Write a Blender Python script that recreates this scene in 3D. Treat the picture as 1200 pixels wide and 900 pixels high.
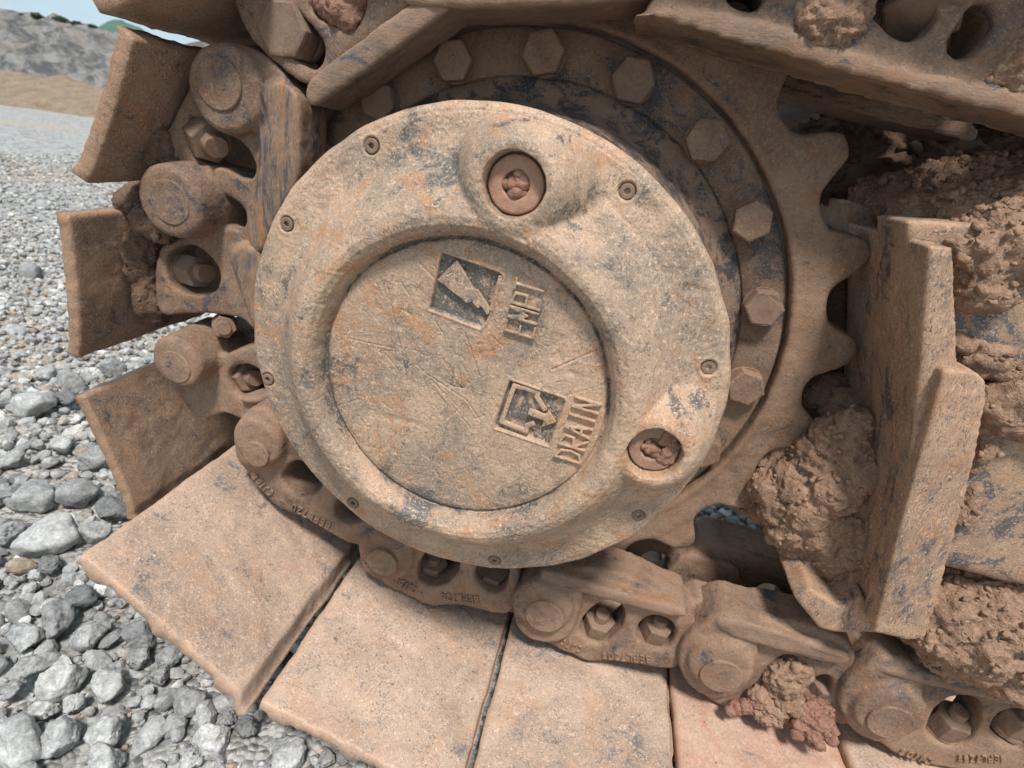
import bpy, bmesh, math, random
import numpy as np
from mathutils import Vector, Matrix

random.seed(7)
rng = np.random.default_rng(11)
for o in list(bpy.data.objects):
    bpy.data.objects.remove(o)
scene = bpy.context.scene
COL = scene.collection
GZ = 0.495                                   # height of the axle above the gravel

# ------------------------------------------------------------------ camera
CW = np.array([[0.96918, 0.20897, -0.13049], [0.20196, -0.37055, 0.90659], [0.14109, -0.905, -0.40133]])
CO = np.array([0.10206, -0.44771, 0.19575 + GZ])
FPX = 640.0
cam_data = bpy.data.cameras.new('camera')
cam_data.sensor_width = 36.0
cam_data.lens = 36.0 * FPX / 1200.0
cam_data.clip_start = 0.02
cam_data.clip_end = 2000
cam = bpy.data.objects.new('camera', cam_data)
COL.objects.link(cam)
r_, u_, b_ = CW[:, 0], -CW[:, 1], -CW[:, 2]
cam.matrix_world = Matrix(((r_[0], u_[0], b_[0], CO[0]), (r_[1], u_[1], b_[1], CO[1]), (r_[2], u_[2], b_[2], CO[2]), (0, 0, 0, 1)))
cam_data.dof.use_dof = True
cam_data.dof.focus_distance = 0.52
cam_data.dof.aperture_fstop = 9.0
scene.camera = cam

# ------------------------------------------------------------------ sky, sun, exposure
SUN_EL, SUN_AZ = math.radians(62), math.radians(168)      # azimuth clockwise from +Y
world = bpy.data.worlds.new('World')
scene.world = world
world.use_nodes = True
nt = world.node_tree
nt.nodes.clear()
wo = nt.nodes.new('ShaderNodeOutputWorld')
bg = nt.nodes.new('ShaderNodeBackground')
bg.inputs['Strength'].default_value = 0.076
sky = nt.nodes.new('ShaderNodeTexSky')
sky.sky_type = 'NISHITA'
sky.sun_disc = False
sky.sun_elevation = SUN_EL
sky.sun_rotation = SUN_AZ
sky.air_density = 1.0
sky.dust_density = 2.0
sky.ozone_density = 1.0
tc = nt.nodes.new('ShaderNodeTexCoord')
mp = nt.nodes.new('ShaderNodeMapping')
mp.inputs['Scale'].default_value = (1, 1, 2.6)
cn = nt.nodes.new('ShaderNodeTexNoise')
cn.inputs['Scale'].default_value = 2.2
cn.inputs['Detail'].default_value = 7
cn.inputs['Roughness'].default_value = 0.55
cr = nt.nodes.new('ShaderNodeValToRGB')
cr.color_ramp.elements[0].position = 0.30
cr.color_ramp.elements[0].color = (0.42, 0.42, 0.42, 1)
cr.color_ramp.elements[1].position = 0.62
cr.color_ramp.elements[1].color = (1, 1, 1, 1)
mx = nt.nodes.new('ShaderNodeMixRGB')
mx.inputs['Color2'].default_value = (6.6, 8.6, 10.1, 1)
nt.links.new(tc.outputs['Generated'], mp.inputs['Vector'])
nt.links.new(mp.outputs['Vector'], cn.inputs['Vector'])
nt.links.new(cn.outputs['Fac'], cr.inputs['Fac'])
nt.links.new(cr.outputs['Color'], mx.inputs['Fac'])
nt.links.new(sky.outputs['Color'], mx.inputs['Color1'])
nt.links.new(mx.outputs['Color'], bg.inputs['Color'])
nt.links.new(bg.outputs['Background'], wo.inputs['Surface'])
sun_d = bpy.data.lights.new('sun', 'SUN')
sun_d.energy = 3.5
sun_d.angle = math.radians(9)
sun_d.color = (1.0, 0.965, 0.92)
sun = bpy.data.objects.new('sun', sun_d)
COL.objects.link(sun)
sd = Vector((math.sin(SUN_AZ) * math.cos(SUN_EL), math.cos(SUN_AZ) * math.cos(SUN_EL), math.sin(SUN_EL)))
sun.rotation_euler = sd.to_track_quat('Z', 'Y').to_euler()
scene.view_settings.view_transform = 'Standard'
scene.view_settings.look = 'None'
scene.view_settings.exposure = 0.46
scene.view_settings.gamma = 1.0
scene.cycles.max_bounces = 5
scene.cycles.diffuse_bounces = 4

# ------------------------------------------------------------------ helpers
def at(x, y, Y):
    """photo position -> point on the vertical plane y = Y (metres)"""
    d = CW @ np.array([(x - 600) / FPX, (y - 450) / FPX, 1.0])
    return CO + d * ((Y - CO[1]) / d[1])

def atz(x, y, Z):
    d = CW @ np.array([(x - 600) / FPX, (y - 450) / FPX, 1.0])
    return CO + d * ((Z - CO[2]) / d[2])

def P2(pts, Y):
    return [tuple(at(x, y, Y)[[0, 2]]) for x, y in pts]

def lattice(ix, iy, iz, seed):
    h = (ix * 73856093) ^ (iy * 19349663) ^ (iz * 83492791) ^ (seed * 2654435761 & 0x7fffffff)
    h = (h ^ (h >> 13)) * 1274126177 & 0x7fffffff
    h = (h ^ (h >> 16)) * 1103515245 & 0x7fffffff
    return ((h ^ (h >> 11)) & 0xffff) / 32767.5 - 1.0

def vnoise(P, scale, seed=0):
    q = P * scale + 1000.0
    i = np.floor(q).astype(np.int64)
    f = q - i
    f = f * f * (3 - 2 * f)
    out = np.zeros(len(P))
    for dx in (0, 1):
        wx = f[:, 0] if dx else 1 - f[:, 0]
        for dy in (0, 1):
            wy = f[:, 1] if dy else 1 - f[:, 1]
            for dz in (0, 1):
                wz = f[:, 2] if dz else 1 - f[:, 2]
                out += wx * wy * wz * lattice(i[:, 0] + dx, i[:, 1] + dy, i[:, 2] + dz, seed)
    return out

def fbm(P, scale, octs=4, seed=0, rough=0.5, ridge=False):
    out = np.zeros(len(P)); a = 1.0
    for k in range(octs):
        n = vnoise(P, scale * 2.03 ** k, seed + k * 17)
        out += a * ((0.5 - np.abs(n)) * 2 if ridge else n)
        a *= rough
    return out

def get_co(me):
    a = np.empty(len(me.vertices) * 3); me.vertices.foreach_get('co', a); return a.reshape(-1, 3)

def get_no(me):
    a = np.empty(len(me.vertices) * 3); me.vertex_normals.foreach_get('vector', a); return a.reshape(-1, 3)

def set_co(me, co):
    me.vertices.foreach_set('co', co.ravel()); me.update()

def smooth(me, on=True):
    me.polygons.foreach_set('use_smooth', [on] * len(me.polygons)); me.update()

def displace(me, terms, off=(0, 0, 0)):
    """terms: (amplitude, scale, octaves, seed, ridged)"""
    co = get_co(me); no = get_no(me); q = co + np.array(off)
    d = np.zeros(len(co))
    for amp, sc, oc, se, ri in terms:
        d += amp * fbm(q, sc, oc, se, 0.5, ri)
    set_co(me, co + no * d[:, None])

def thing(name, label, cat, loc=(0, 0, 0), group=None, kind=None):
    o = bpy.data.objects.new(name, None)
    o.empty_display_size = 0.05
    COL.objects.link(o)
    o.location = loc
    o['label'] = label; o['category'] = cat
    if group: o['group'] = group
    if kind: o['kind'] = kind
    return o

def part(name, me, mat, parent=None, label=None, move=True):
    """links mesh `me` (world coordinates) as ONE object; re-based on its parent"""
    o = bpy.data.objects.new(name, me)
    COL.objects.link(o)
    if parent is not None:
        o.parent = parent
        if move:
            base = Vector((0, 0, 0)); p = parent
            while p is not None:
                base += p.location; p = p.parent
            o.location = -base
    if mat is not None:
        me.materials.clear(); me.materials.append(mat)
    if label: o['label'] = label
    return o

def tag(o, label, cat, group=None):
    o['label'] = label; o['category'] = cat
    if group: o['group'] = group
    return o

def stay(o, kind='structure'):
    o['kind'] = kind
    return o

def bm_mesh(bm, name):
    me = bpy.data.meshes.new(name); bm.to_mesh(me); bm.free(); return me

def zz(x, z): return (x, z + GZ)

def area2(p):
    return sum(p[i][0] * p[(i + 1) % len(p)][1] - p[(i + 1) % len(p)][0] * p[i][1] for i in range(len(p))) / 2

def rounded(p, n=3, k=0.25):
    """corner-cut a polygon (Chaikin) for cast outlines"""
    for _ in range(n):
        q = []
        for i in range(len(p)):
            a, b = np.array(p[i]), np.array(p[(i + 1) % len(p)])
            q += [tuple(a * (1 - k) + b * k), tuple(a * k + b * (1 - k))]
        p = q
    return p

def prism(name, outline, y0, y1, holes=(), bevel=0.0, rnd=0):
    """outline/holes in (x, z); solid between y0 (near) and y1 (far)"""
    cu = bpy.data.curves.new(name, 'CURVE')
    cu.dimensions = '2D'; cu.fill_mode = 'BOTH'
    cu.extrude = abs(y1 - y0) / 2 - bevel
    cu.bevel_depth = bevel; cu.bevel_resolution = 2
    cu.offset = -bevel
    for k, pl in enumerate([outline] + list(holes)):
        pl = list(pl)
        if rnd: pl = rounded(pl, rnd)
        sp = cu.splines.new('POLY'); sp.points.add(len(pl) - 1)
        for i, (a, b) in enumerate(pl): sp.points[i].co = (a, b, 0, 1)
        sp.use_cyclic_u = True
    o = bpy.data.objects.new(name, cu); COL.objects.link(o)
    dg = bpy.context.evaluated_depsgraph_get()
    me = bpy.data.meshes.new_from_object(o.evaluated_get(dg))
    bpy.data.objects.remove(o); bpy.data.curves.remove(cu)
    co = get_co(me)
    ym = (y0 + y1) / 2
    set_co(me, np.stack([co[:, 0], ym - co[:, 2], co[:, 1]], 1))
    return me

def cone(c, r0, r1, y0, y1, seg=40, axis=(0, 1, 0)):
    """frustum along axis from c (r0, at y0) to (r1, at y1)"""
    bm = bmesh.new()
    bmesh.ops.create_cone(bm, cap_ends=True, segments=seg, radius1=r0, radius2=r1, depth=abs(y1 - y0))
    a = Vector(axis).normalized()
    q = a.to_track_quat('Z', 'Y').to_matrix().to_4x4()
    bmesh.ops.transform(bm, matrix=Matrix.Translation(Vector(c) + a * (y0 + y1) / 2) @ q, verts=bm.verts)
    return bm_mesh(bm, 'cone')

def join(meshes, name='joined'):
    vs, fs, n = [], [], 0
    for me in meshes:
        vs.append(get_co(me))
        fs += [tuple(v + n for v in p.vertices) for p in me.polygons]
        n += len(me.vertices)
        bpy.data.meshes.remove(me)
    out = bpy.data.meshes.new(name)
    out.from_pydata(np.concatenate(vs).tolist(), [], fs)
    out.update()
    return out

def evald(me, mods):
    """apply modifiers given as (type, settings) and return the resulting mesh"""
    o = bpy.data.objects.new('work', me); COL.objects.link(o)
    for t, st in mods:
        m = o.modifiers.new(t.lower(), t)
        for k, v in st.items(): setattr(m, k, v)
    dg = bpy.context.evaluated_depsgraph_get()
    out = bpy.data.meshes.new_from_object(o.evaluated_get(dg))
    bpy.data.objects.remove(o)
    bpy.data.meshes.remove(me)
    return out

def fuse(meshes, name, voxel=0.0018, it=4, amp=0.0006, fac=0.5, extra=()):
    """melt overlapping solids into one casting: voxel skin, softened, roughened"""
    me = join(meshes, name)
    me = evald(me, [('REMESH', dict(mode='VOXEL', voxel_size=voxel, use_smooth_shade=True)),
                    ('SMOOTH', dict(factor=fac, iterations=it))])
    me.name = name
    displace(me, [(amp, 55, 3, 3, False), (amp * 0.45, 260, 2, 9, False)] + list(extra))
    smooth(me)
    return me

# ------------------------------------------------------------------ materials
def new_mat(name):
    m = bpy.data.materials.new(name); m.use_nodes = True
    return m, m.node_tree.nodes, m.node_tree.links, m.node_tree.nodes['Principled BSDF']

def grime(name, dust, dust2, paint, rust, paint_amt=0.5, rust_amt=0.5, scale=1.0, bump=1.0, rough=0.85, streak=None, fleck=0.5, edge=0.7):
    """weathered iron: dried mud film over chipped paint with rust blooms"""
    m, N, L, B = new_mat(name)
    tc = N.new('ShaderNodeTexCoord')
    vec = tc.outputs['Object']
    if streak:
        mp = N.new('ShaderNodeMapping'); mp.inputs['Scale'].default_value = streak
        L.new(vec, mp.inputs['Vector']); vec_s = mp.outputs['Vector']
    else:
        vec_s = vec
    def noise(sc, det=4, ro=0.6, dist=0.0, v=None):
        n = N.new('ShaderNodeTexNoise')
        n.inputs['Scale'].default_value = sc * scale; n.inputs['Detail'].default_value = det
        n.inputs['Roughness'].default_value = ro; n.inputs['Distortion'].default_value = dist
        L.new(v or vec, n.inputs['Vector']); return n.outputs['Fac']
    def ramp(fac, p0, p1, a=0.0, b=1.0):
        r = N.new('ShaderNodeMapRange'); r.interpolation_type = 'SMOOTHSTEP'
        r.inputs['From Min'].default_value = p0; r.inputs['From Max'].default_value = p1
        r.inputs['To Min'].default_value = a; r.inputs['To Max'].default_value = b
        L.new(fac, r.inputs['Value']); return r.outputs['Result']
    def math_(op, a, b):
        n = N.new('ShaderNodeMath'); n.operation = op
        for i, v in enumerate((a, b)):
            if isinstance(v, (int, float)): n.inputs[i].default_value = v
            else: L.new(v, n.inputs[i])
        return n.outputs[0]
    def mix(fac, a, b, mode='MIX'):
        n = N.new('ShaderNodeMixRGB'); n.blend_type = mode
        if isinstance(fac, (int, float)): n.inputs['Fac'].default_value = fac
        else: L.new(fac, n.inputs['Fac'])
        for k, v in (('Color1', a), ('Color2', b)):
            if isinstance(v, tuple): n.inputs[k].default_value = (*v, 1)
            else: L.new(v, n.inputs[k])
        return n.outputs['Color']
    big = noise(9, 5, 0.62, 0.6)
    mid = noise(38, 5, 0.68, 0.9, vec_s)
    fine = noise(170, 5, 0.7, 1.6, vec_s)
    grain = noise(620, 3, 0.7, 0.4)
    col = mix(ramp(big, 0.40, 0.60), dust, dust2)
    col = mix(ramp(fine, 0.35, 0.7, 0.0, 0.45), col, tuple(min(1, c * 1.38) for c in dust))
    rf = math_('MULTIPLY', ramp(noise(21, 4, 0.6, 1.3, vec_s), 0.50, 0.66), ramp(fine, 0.36, 0.6))
    col = mix(math_('MULTIPLY', rf, rust_amt), col, rust)
    at_ = N.new('ShaderNodeAttribute'); at_.attribute_name = 'paint'  # mask holds paint scraps and the painted shade of the disc groove
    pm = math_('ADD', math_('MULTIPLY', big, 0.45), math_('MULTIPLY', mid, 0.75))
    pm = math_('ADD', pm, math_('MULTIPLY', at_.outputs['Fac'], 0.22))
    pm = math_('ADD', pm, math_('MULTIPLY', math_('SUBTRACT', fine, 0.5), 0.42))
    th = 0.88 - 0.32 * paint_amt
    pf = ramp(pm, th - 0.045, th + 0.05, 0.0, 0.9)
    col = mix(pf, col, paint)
    # fine dark pits and pale specks
    fk = math_('MULTIPLY', ramp(noise(330, 3, 0.65, 2.0, vec_s), 0.51, 0.62), math_('MULTIPLY', ramp(mid, 0.36, 0.62, 0.35, 1.15), fleck))
    col = mix(fk, col, tuple(c * 0.75 + d_ * 0.12 for c, d_ in zip(paint, dust)))
    pk = ramp(noise(230, 3, 0.6, 2.4, vec_s), 0.54, 0.68, 0, 0.75 * fleck + 0.1)
    col = mix(pk, col, tuple(min(1, c * 1.6) for c in dust))
    ge = N.new('ShaderNodeNewGeometry')
    ew = math_('MULTIPLY', ramp(ge.outputs['Pointiness'], 0.515, 0.56), ramp(fine, 0.38, 0.56))
    col = mix(math_('MULTIPLY', ew, edge), col, tuple(0.55 * r_ + 0.45 * d_ * 1.15 for r_, d_ in zip(rust, dust)))
    hs = N.new('ShaderNodeHueSaturation'); hs.inputs['Saturation'].default_value = 0.95; hs.inputs['Value'].default_value = 1.0
    L.new(col, hs.inputs['Color']); col = hs.outputs['Color']
    L.new(col, B.inputs['Base Color'])
    rr = ramp(math_('MAXIMUM', pf, ew), 0, 1, rough, rough - 0.34)
    L.new(rr, B.inputs['Roughness'])
    B.inputs['Specular IOR Level'].default_value = 0.35
    h = math_('ADD', math_('MULTIPLY', mid, 0.6), math_('MULTIPLY', fine, 0.55))
    h = math_('ADD', h, math_('MULTIPLY', grain, 0.16))
    h = math_('SUBTRACT', h, math_('MULTIPLY', pf, 0.16))
    bp = N.new('ShaderNodeBump'); bp.inputs['Strength'].default_value = min(1.0, 0.75 * bump)
    bp.inputs['Distance'].default_value = 0.0022 * bump
    L.new(h, bp.inputs['Height']); L.new(bp.outputs['Normal'], B.inputs['Normal'])
    return m

STEEL = (0.040, 0.047, 0.058)
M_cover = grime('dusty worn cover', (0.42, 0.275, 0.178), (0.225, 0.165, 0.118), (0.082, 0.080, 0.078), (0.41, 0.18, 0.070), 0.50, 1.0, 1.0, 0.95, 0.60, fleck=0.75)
M_link = grime('mud filmed casting', (0.265, 0.163, 0.103), (0.142, 0.088, 0.057), STEEL, (0.22, 0.09, 0.034), 0.56, 0.6, 0.9, 1.1, 0.85, fleck=0.5)
M_sprk = grime('mud filmed sprocket', (0.255, 0.155, 0.095), (0.150, 0.090, 0.056), STEEL, (0.21, 0.088, 0.034), 0.52, 0.6, 0.9, 1.1, 0.85, fleck=0.5)
M_hub = grime('chipped blue grey hub paint', (0.20, 0.125, 0.080), (0.12, 0.078, 0.052), (0.032, 0.037, 0.046), (0.20, 0.095, 0.045), 0.95, 0.5, 0.9, 0.8, 0.8, fleck=0.5)
M_ring = grime('chipped bolt ring', (0.225, 0.138, 0.085), (0.135, 0.084, 0.054), (0.034, 0.038, 0.046), (0.20, 0.095, 0.042), 0.64, 0.5, 1.1, 0.9, 0.85, fleck=0.7)
M_shoe = grime('scuffed track plate', (0.43, 0.295, 0.21), (0.305, 0.21, 0.15), (0.13, 0.13, 0.135), (0.43, 0.215, 0.105), 0.52, 0.55, 0.8, 0.8, 0.8, fleck=0.8)
M_shoe2 = grime('mud stained track plate', (0.31, 0.195, 0.125), (0.195, 0.124, 0.082), (0.058, 0.060, 0.066), (0.34, 0.155, 0.060), 0.50, 0.8, 0.9, 1.1, 0.88, fleck=0.8)
M_shoe3 = grime('red mud smeared track plate', (0.44, 0.295, 0.205), (0.40, 0.225, 0.155), (0.17, 0.155, 0.15), (0.42, 0.17, 0.09), 0.28, 0.9, 0.8, 0.8, 0.8, fleck=0.5)
M_rail = grime('rolled rail face', (0.27, 0.165, 0.10), (0.165, 0.105, 0.068), (0.050, 0.058, 0.072), (0.33, 0.135, 0.040), 0.66, 1.0, 1.0, 0.8, 0.8, streak=(2.4, 1, 0.4), fleck=0.5)
M_railh = grime('rolled rail face lengthwise', (0.25, 0.155, 0.098), (0.175, 0.11, 0.072), (0.050, 0.058, 0.072), (0.26, 0.115, 0.045), 0.55, 0.8, 1.0, 0.8, 0.8, streak=(0.5, 1, 2.2), fleck=0.5)
M_frame = grime('weathered frame paint', (0.36, 0.225, 0.135), (0.25, 0.16, 0.10), (0.062, 0.070, 0.085), (0.40, 0.19, 0.085), 0.74, 0.8, 0.9, 1.0, 0.8, fleck=0.8)
M_guard = grime('scraped guard plate', (0.38, 0.235, 0.145), (0.27, 0.168, 0.107), (0.062, 0.068, 0.080), (0.40, 0.19, 0.085), 0.54, 0.8, 0.9, 1.0, 0.75, fleck=0.9, streak=(1.5, 1.2, 0.55))
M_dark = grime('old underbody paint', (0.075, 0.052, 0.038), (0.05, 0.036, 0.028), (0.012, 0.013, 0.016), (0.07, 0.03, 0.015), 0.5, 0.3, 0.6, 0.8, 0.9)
M_nut = grime('bare rusty fastener', (0.215, 0.135, 0.088), (0.15, 0.095, 0.065), (0.050, 0.046, 0.046), (0.17, 0.065, 0.032), 0.35, 0.6, 1.3, 0.7, 0.8, fleck=0.3)
M_plug = grime('red brown plug', (0.34, 0.19, 0.12), (0.24, 0.14, 0.092), (0.11, 0.10, 0.095), (0.34, 0.125, 0.06), 0.25, 0.8, 1.6, 0.7, 0.8, fleck=0.3)

def earth(name, c1, c2, c3, sc=1.0, bump=1.0, rough=0.95):
    m, N, L, B = new_mat(name)
    tc = N.new('ShaderNodeTexCoord')
    n1 = N.new('ShaderNodeTexNoise'); n1.inputs['Scale'].default_value = 26 * sc; n1.inputs['Detail'].default_value = 8; n1.inputs['Roughness'].default_value = 0.65
    n2 = N.new('ShaderNodeTexNoise'); n2.inputs['Scale'].default_value = 190 * sc; n2.inputs['Detail'].default_value = 6; n2.inputs['Distortion'].default_value = 1.2
    for n in (n1, n2): L.new(tc.outputs['Object'], n.inputs['Vector'])
    r1 = N.new('ShaderNodeValToRGB')
    r1.color_ramp.elements[0].position = 0.36; r1.color_ramp.elements[0].color = (*c2, 1)
    r1.color_ramp.elements[1].position = 0.64; r1.color_ramp.elements[1].color = (*c1, 1)
    L.new(n1.outputs['Fac'], r1.inputs['Fac'])
    r2 = N.new('ShaderNodeValToRGB')
    r2.color_ramp.elements[0].position = 0.44; r2.color_ramp.elements[0].color = (0, 0, 0, 1)
    r2.color_ramp.elements[1].position = 0.66; r2.color_ramp.elements[1].color = (0.7, 0.7, 0.7, 1)
    L.new(n2.outputs['Fac'], r2.inputs['Fac'])
    mx = N.new('ShaderNodeMixRGB'); mx.inputs['Color2'].default_value = (*c3, 1)
    L.new(r2.outputs['Color'], mx.inputs['Fac']); L.new(r1.outputs['Color'], mx.inputs['Color1'])
    L.new(mx.outputs['Color'], B.inputs['Base Color'])
    B.inputs['Roughness'].default_value = rough
    B.inputs['Specular IOR Level'].default_value = 0.25
    bp = N.new('ShaderNodeBump'); bp.inputs['Strength'].default_value = 0.8; bp.inputs['Distance'].default_value = 0.003 * bump
    L.new(n2.outputs['Fac'], bp.inputs['Height']); L.new(bp.outputs['Normal'], B.inputs['Normal'])
    return m

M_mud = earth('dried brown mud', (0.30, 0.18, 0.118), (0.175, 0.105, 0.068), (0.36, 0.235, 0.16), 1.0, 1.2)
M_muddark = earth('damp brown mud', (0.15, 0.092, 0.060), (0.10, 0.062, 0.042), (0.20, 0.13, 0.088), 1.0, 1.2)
M_mudred = earth('red clay', (0.27, 0.135, 0.092), (0.19, 0.092, 0.064), (0.33, 0.19, 0.135), 1.4, 0.8, 0.75)

def stone_mat():
    m, N, L, B = new_mat('crushed grey stone')
    tc = N.new('ShaderNodeTexCoord')
    a = N.new('ShaderNodeAttribute'); a.attribute_name = 'tone'
    r = N.new('ShaderNodeValToRGB'); e = r.color_ramp.elements
    e[0].position = 0.0; e[0].color = (0.055, 0.055, 0.055, 1)
    e[1].position = 1.0; e[1].color = (0.55, 0.53, 0.50, 1)
    for p, c in ((0.22, (0.125, 0.125, 0.123)), (0.40, (0.215, 0.212, 0.205)), (0.62, (0.305, 0.30, 0.288)), (0.80, (0.385, 0.378, 0.36)), (0.86, (0.31, 0.235, 0.165)), (0.90, (0.44, 0.425, 0.40))):
        x = e.new(p); x.color = (*c, 1)
    L.new(a.outputs['Fac'], r.inputs['Fac'])
    n1 = N.new('ShaderNodeTexNoise'); n1.inputs['Scale'].default_value = 60; n1.inputs['Detail'].default_value = 9; n1.inputs['Roughness'].default_value = 0.7
    n2 = N.new('ShaderNodeTexNoise'); n2.inputs['Scale'].default_value = 260; n2.inputs['Detail'].default_value = 4; n2.inputs['Distortion'].default_value = 1.0
    for n in (n1, n2): L.new(tc.outputs['Object'], n.inputs['Vector'])
    mr = N.new('ShaderNodeMapRange'); mr.inputs['From Min'].default_value = 0.3; mr.inputs['From Max'].default_value = 0.7
    mr.inputs['To Min'].default_value = 0.55; mr.inputs['To Max'].default_value = 1.4
    L.new(n1.outputs['Fac'], mr.inputs['Value'])
    m2 = N.new('ShaderNodeMapRange'); m2.inputs['From Min'].default_value = 0.35; m2.inputs['From Max'].default_value = 0.65
    m2.inputs['To Min'].default_value = 0.78; m2.inputs['To Max'].default_value = 1.18
    L.new(n2.outputs['Fac'], m2.inputs['Value'])
    mm = N.new('ShaderNodeMath'); mm.operation = 'MULTIPLY'
    L.new(mr.outputs['Result'], mm.inputs[0]); L.new(m2.outputs['Result'], mm.inputs[1])
    mx = N.new('ShaderNodeVectorMath'); mx.operation = 'SCALE'
    L.new(r.outputs['Color'], mx.inputs[0]); L.new(mm.outputs[0], mx.inputs['Scale'])
    L.new(mx.outputs['Vector'], B.inputs['Base Color'])
    B.inputs['Roughness'].default_value = 0.85
    bp = N.new('ShaderNodeBump'); bp.inputs['Strength'].default_value = 0.7; bp.inputs['Distance'].default_value = 0.002
    L.new(n1.outputs['Fac'], bp.inputs['Height']); L.new(bp.outputs['Normal'], B.inputs['Normal'])
    return m
M_stone = stone_mat()

# ================================================================== THE GROUND
def ground_mat():
    m, N, L, B = new_mat('gravel plain')
    tc = N.new('ShaderNodeTexCoord')
    v = N.new('ShaderNodeTexVoronoi'); v.inputs['Scale'].default_value = 34; v.feature = 'F1'
    v2 = N.new('ShaderNodeTexVoronoi'); v2.inputs['Scale'].default_value = 95
    n = N.new('ShaderNodeTexNoise'); n.inputs['Scale'].default_value = 0.55; n.inputs['Detail'].default_value = 9; n.inputs['Roughness'].default_value = 0.66
    for k in (v, v2, n): L.new(tc.outputs['Object'], k.inputs['Vector'])
    sp = N.new('ShaderNodeSeparateColor'); L.new(v.outputs['Color'], sp.inputs['Color'])
    r = N.new('ShaderNodeValToRGB'); e = r.color_ramp.elements
    e[0].position = 0; e[0].color = (0.21, 0.205, 0.195, 1); e[1].position = 1; e[1].color = (0.48, 0.465, 0.44, 1)
    L.new(sp.outputs['Red'], r.inputs['Fac'])
    r2 = N.new('ShaderNodeValToRGB'); e = r2.color_ramp.elements
    e[0].position = 0.50; e[0].color = (0, 0, 0, 1); e[1].position = 0.66; e[1].color = (0.8, 0.8, 0.8, 1)
    L.new(n.outputs['Fac'], r2.inputs['Fac'])
    mx = N.new('ShaderNodeMixRGB'); mx.inputs['Color2'].default_value = (0.42, 0.335, 0.25, 1)
    L.new(r2.outputs['Color'], mx.inputs['Fac']); L.new(r.outputs['Color'], mx.inputs['Color1'])
    L.new(mx.outputs['Color'], B.inputs['Base Color']); B.inputs['Roughness'].default_value = 0.95
    ad = N.new('ShaderNodeMath'); ad.operation = 'ADD'
    L.new(v.outputs['Distance'], ad.inputs[0]); L.new(v2.outputs['Distance'], ad.inputs[1])
    bp = N.new('ShaderNodeBump'); bp.invert = True; bp.inputs['Strength'].default_value = 1.0; bp.inputs['Distance'].default_value = 0.012
    L.new(ad.outputs[0], bp.inputs['Height']); L.new(bp.outputs['Normal'], B.inputs['Normal'])
    return m

def ground():
    # polar sheet round the camera foot: fine near, coarse far, reaches the horizon
    rad = np.concatenate([np.linspace(0.0, 4, 90)[1:], np.geomspace(4.2, 600, 70)])
    A = 220
    th = np.linspace(0, 2 * np.pi, A, endpoint=False)
    R, T = np.meshgrid(rad, th, indexing='ij')
    X = R * np.cos(T) - 0.3; Yy = R * np.sin(T) + 0.2
    P = np.stack([X.ravel(), Yy.ravel(), np.zeros(X.size)], 1)
    rr = R.ravel()
    z = 0.022 * fbm(P, 1.3, 4, 5) + 0.006 * fbm(P, 20, 2, 8) * np.clip(1.5 - rr / 4, 0, 1)
    z += 0.10 * vnoise(P, 0.16, 4) * np.clip((rr - 3) / 8, 0, 1) * np.clip(1.5 - rr / 60, 0.0, 1)
    P[:, 2] = z - 0.008
    v = P.tolist() + [[-0.3, 0.2, -0.008]]
    f = []
    n = len(rad)
    for i in range(n - 1):
        for j in range(A):
            k = (j + 1) % A
            f.append((i * A + j, (i + 1) * A + j, (i + 1) * A + k, i * A + k))
    for j in range(A):
        f.append((len(v) - 1, j, (j + 1) % A))
    me = bpy.data.meshes.new('ground'); me.from_pydata(v, [], f); me.update(); smooth(me)
    stay(part('ground', me, ground_mat()))
ground()

def rock_base(sub, seed, flat=0.72):
    rs = np.random.default_rng(seed)
    bm = bmesh.new(); bmesh.ops.create_icosphere(bm, subdivisions=sub, radius=1.0)
    me = bm_mesh(bm, 'rock')
    co = get_co(me)
    d = np.ones(len(co))
    for k in range(17):
        n = rs.normal(size=3); n /= np.linalg.norm(n)
        c = co @ n
        lim = rs.uniform(0.56, 0.90)
        d = np.where(c > lim, np.minimum(d, lim / np.maximum(c, 1e-6)), d)
    co = co * d[:, None]
    co *= 1 + 0.09 * fbm(co, 1.6, 2, seed)[:, None] + 0.025 * fbm(co, 5.0, 2, seed + 5)[:, None]
    co *= np.array([rs.uniform(0.85, 1.2), rs.uniform(0.75, 1.0), rs.uniform(flat - 0.12, flat + 0.15)])
    f = np.array([tuple(p.vertices) for p in me.polygons])
    bpy.data.meshes.remove(me)
    return co, f

def rand_rot(rs, n, tilt=0.5):
    a = rs.uniform(0, 2 * np.pi, n); b = rs.normal(0, tilt, n); c = rs.normal(0, tilt, n)
    ca, sa, cb, sb, cc, sc = np.cos(a), np.sin(a), np.cos(b), np.sin(b), np.cos(c), np.sin(c)
    Z = np.zeros(n); O = np.ones(n)
    Rz = np.stack([ca, -sa, Z, sa, ca, Z, Z, Z, O], 1).reshape(-1, 3, 3)
    Rx = np.stack([O, Z, Z, Z, cb, -sb, Z, sb, cb], 1).reshape(-1, 3, 3)
    Ry = np.stack([cc, Z, sc, Z, O, Z, -sc, Z, cc], 1).reshape(-1, 3, 3)
    return Rz @ Rx @ Ry

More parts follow.
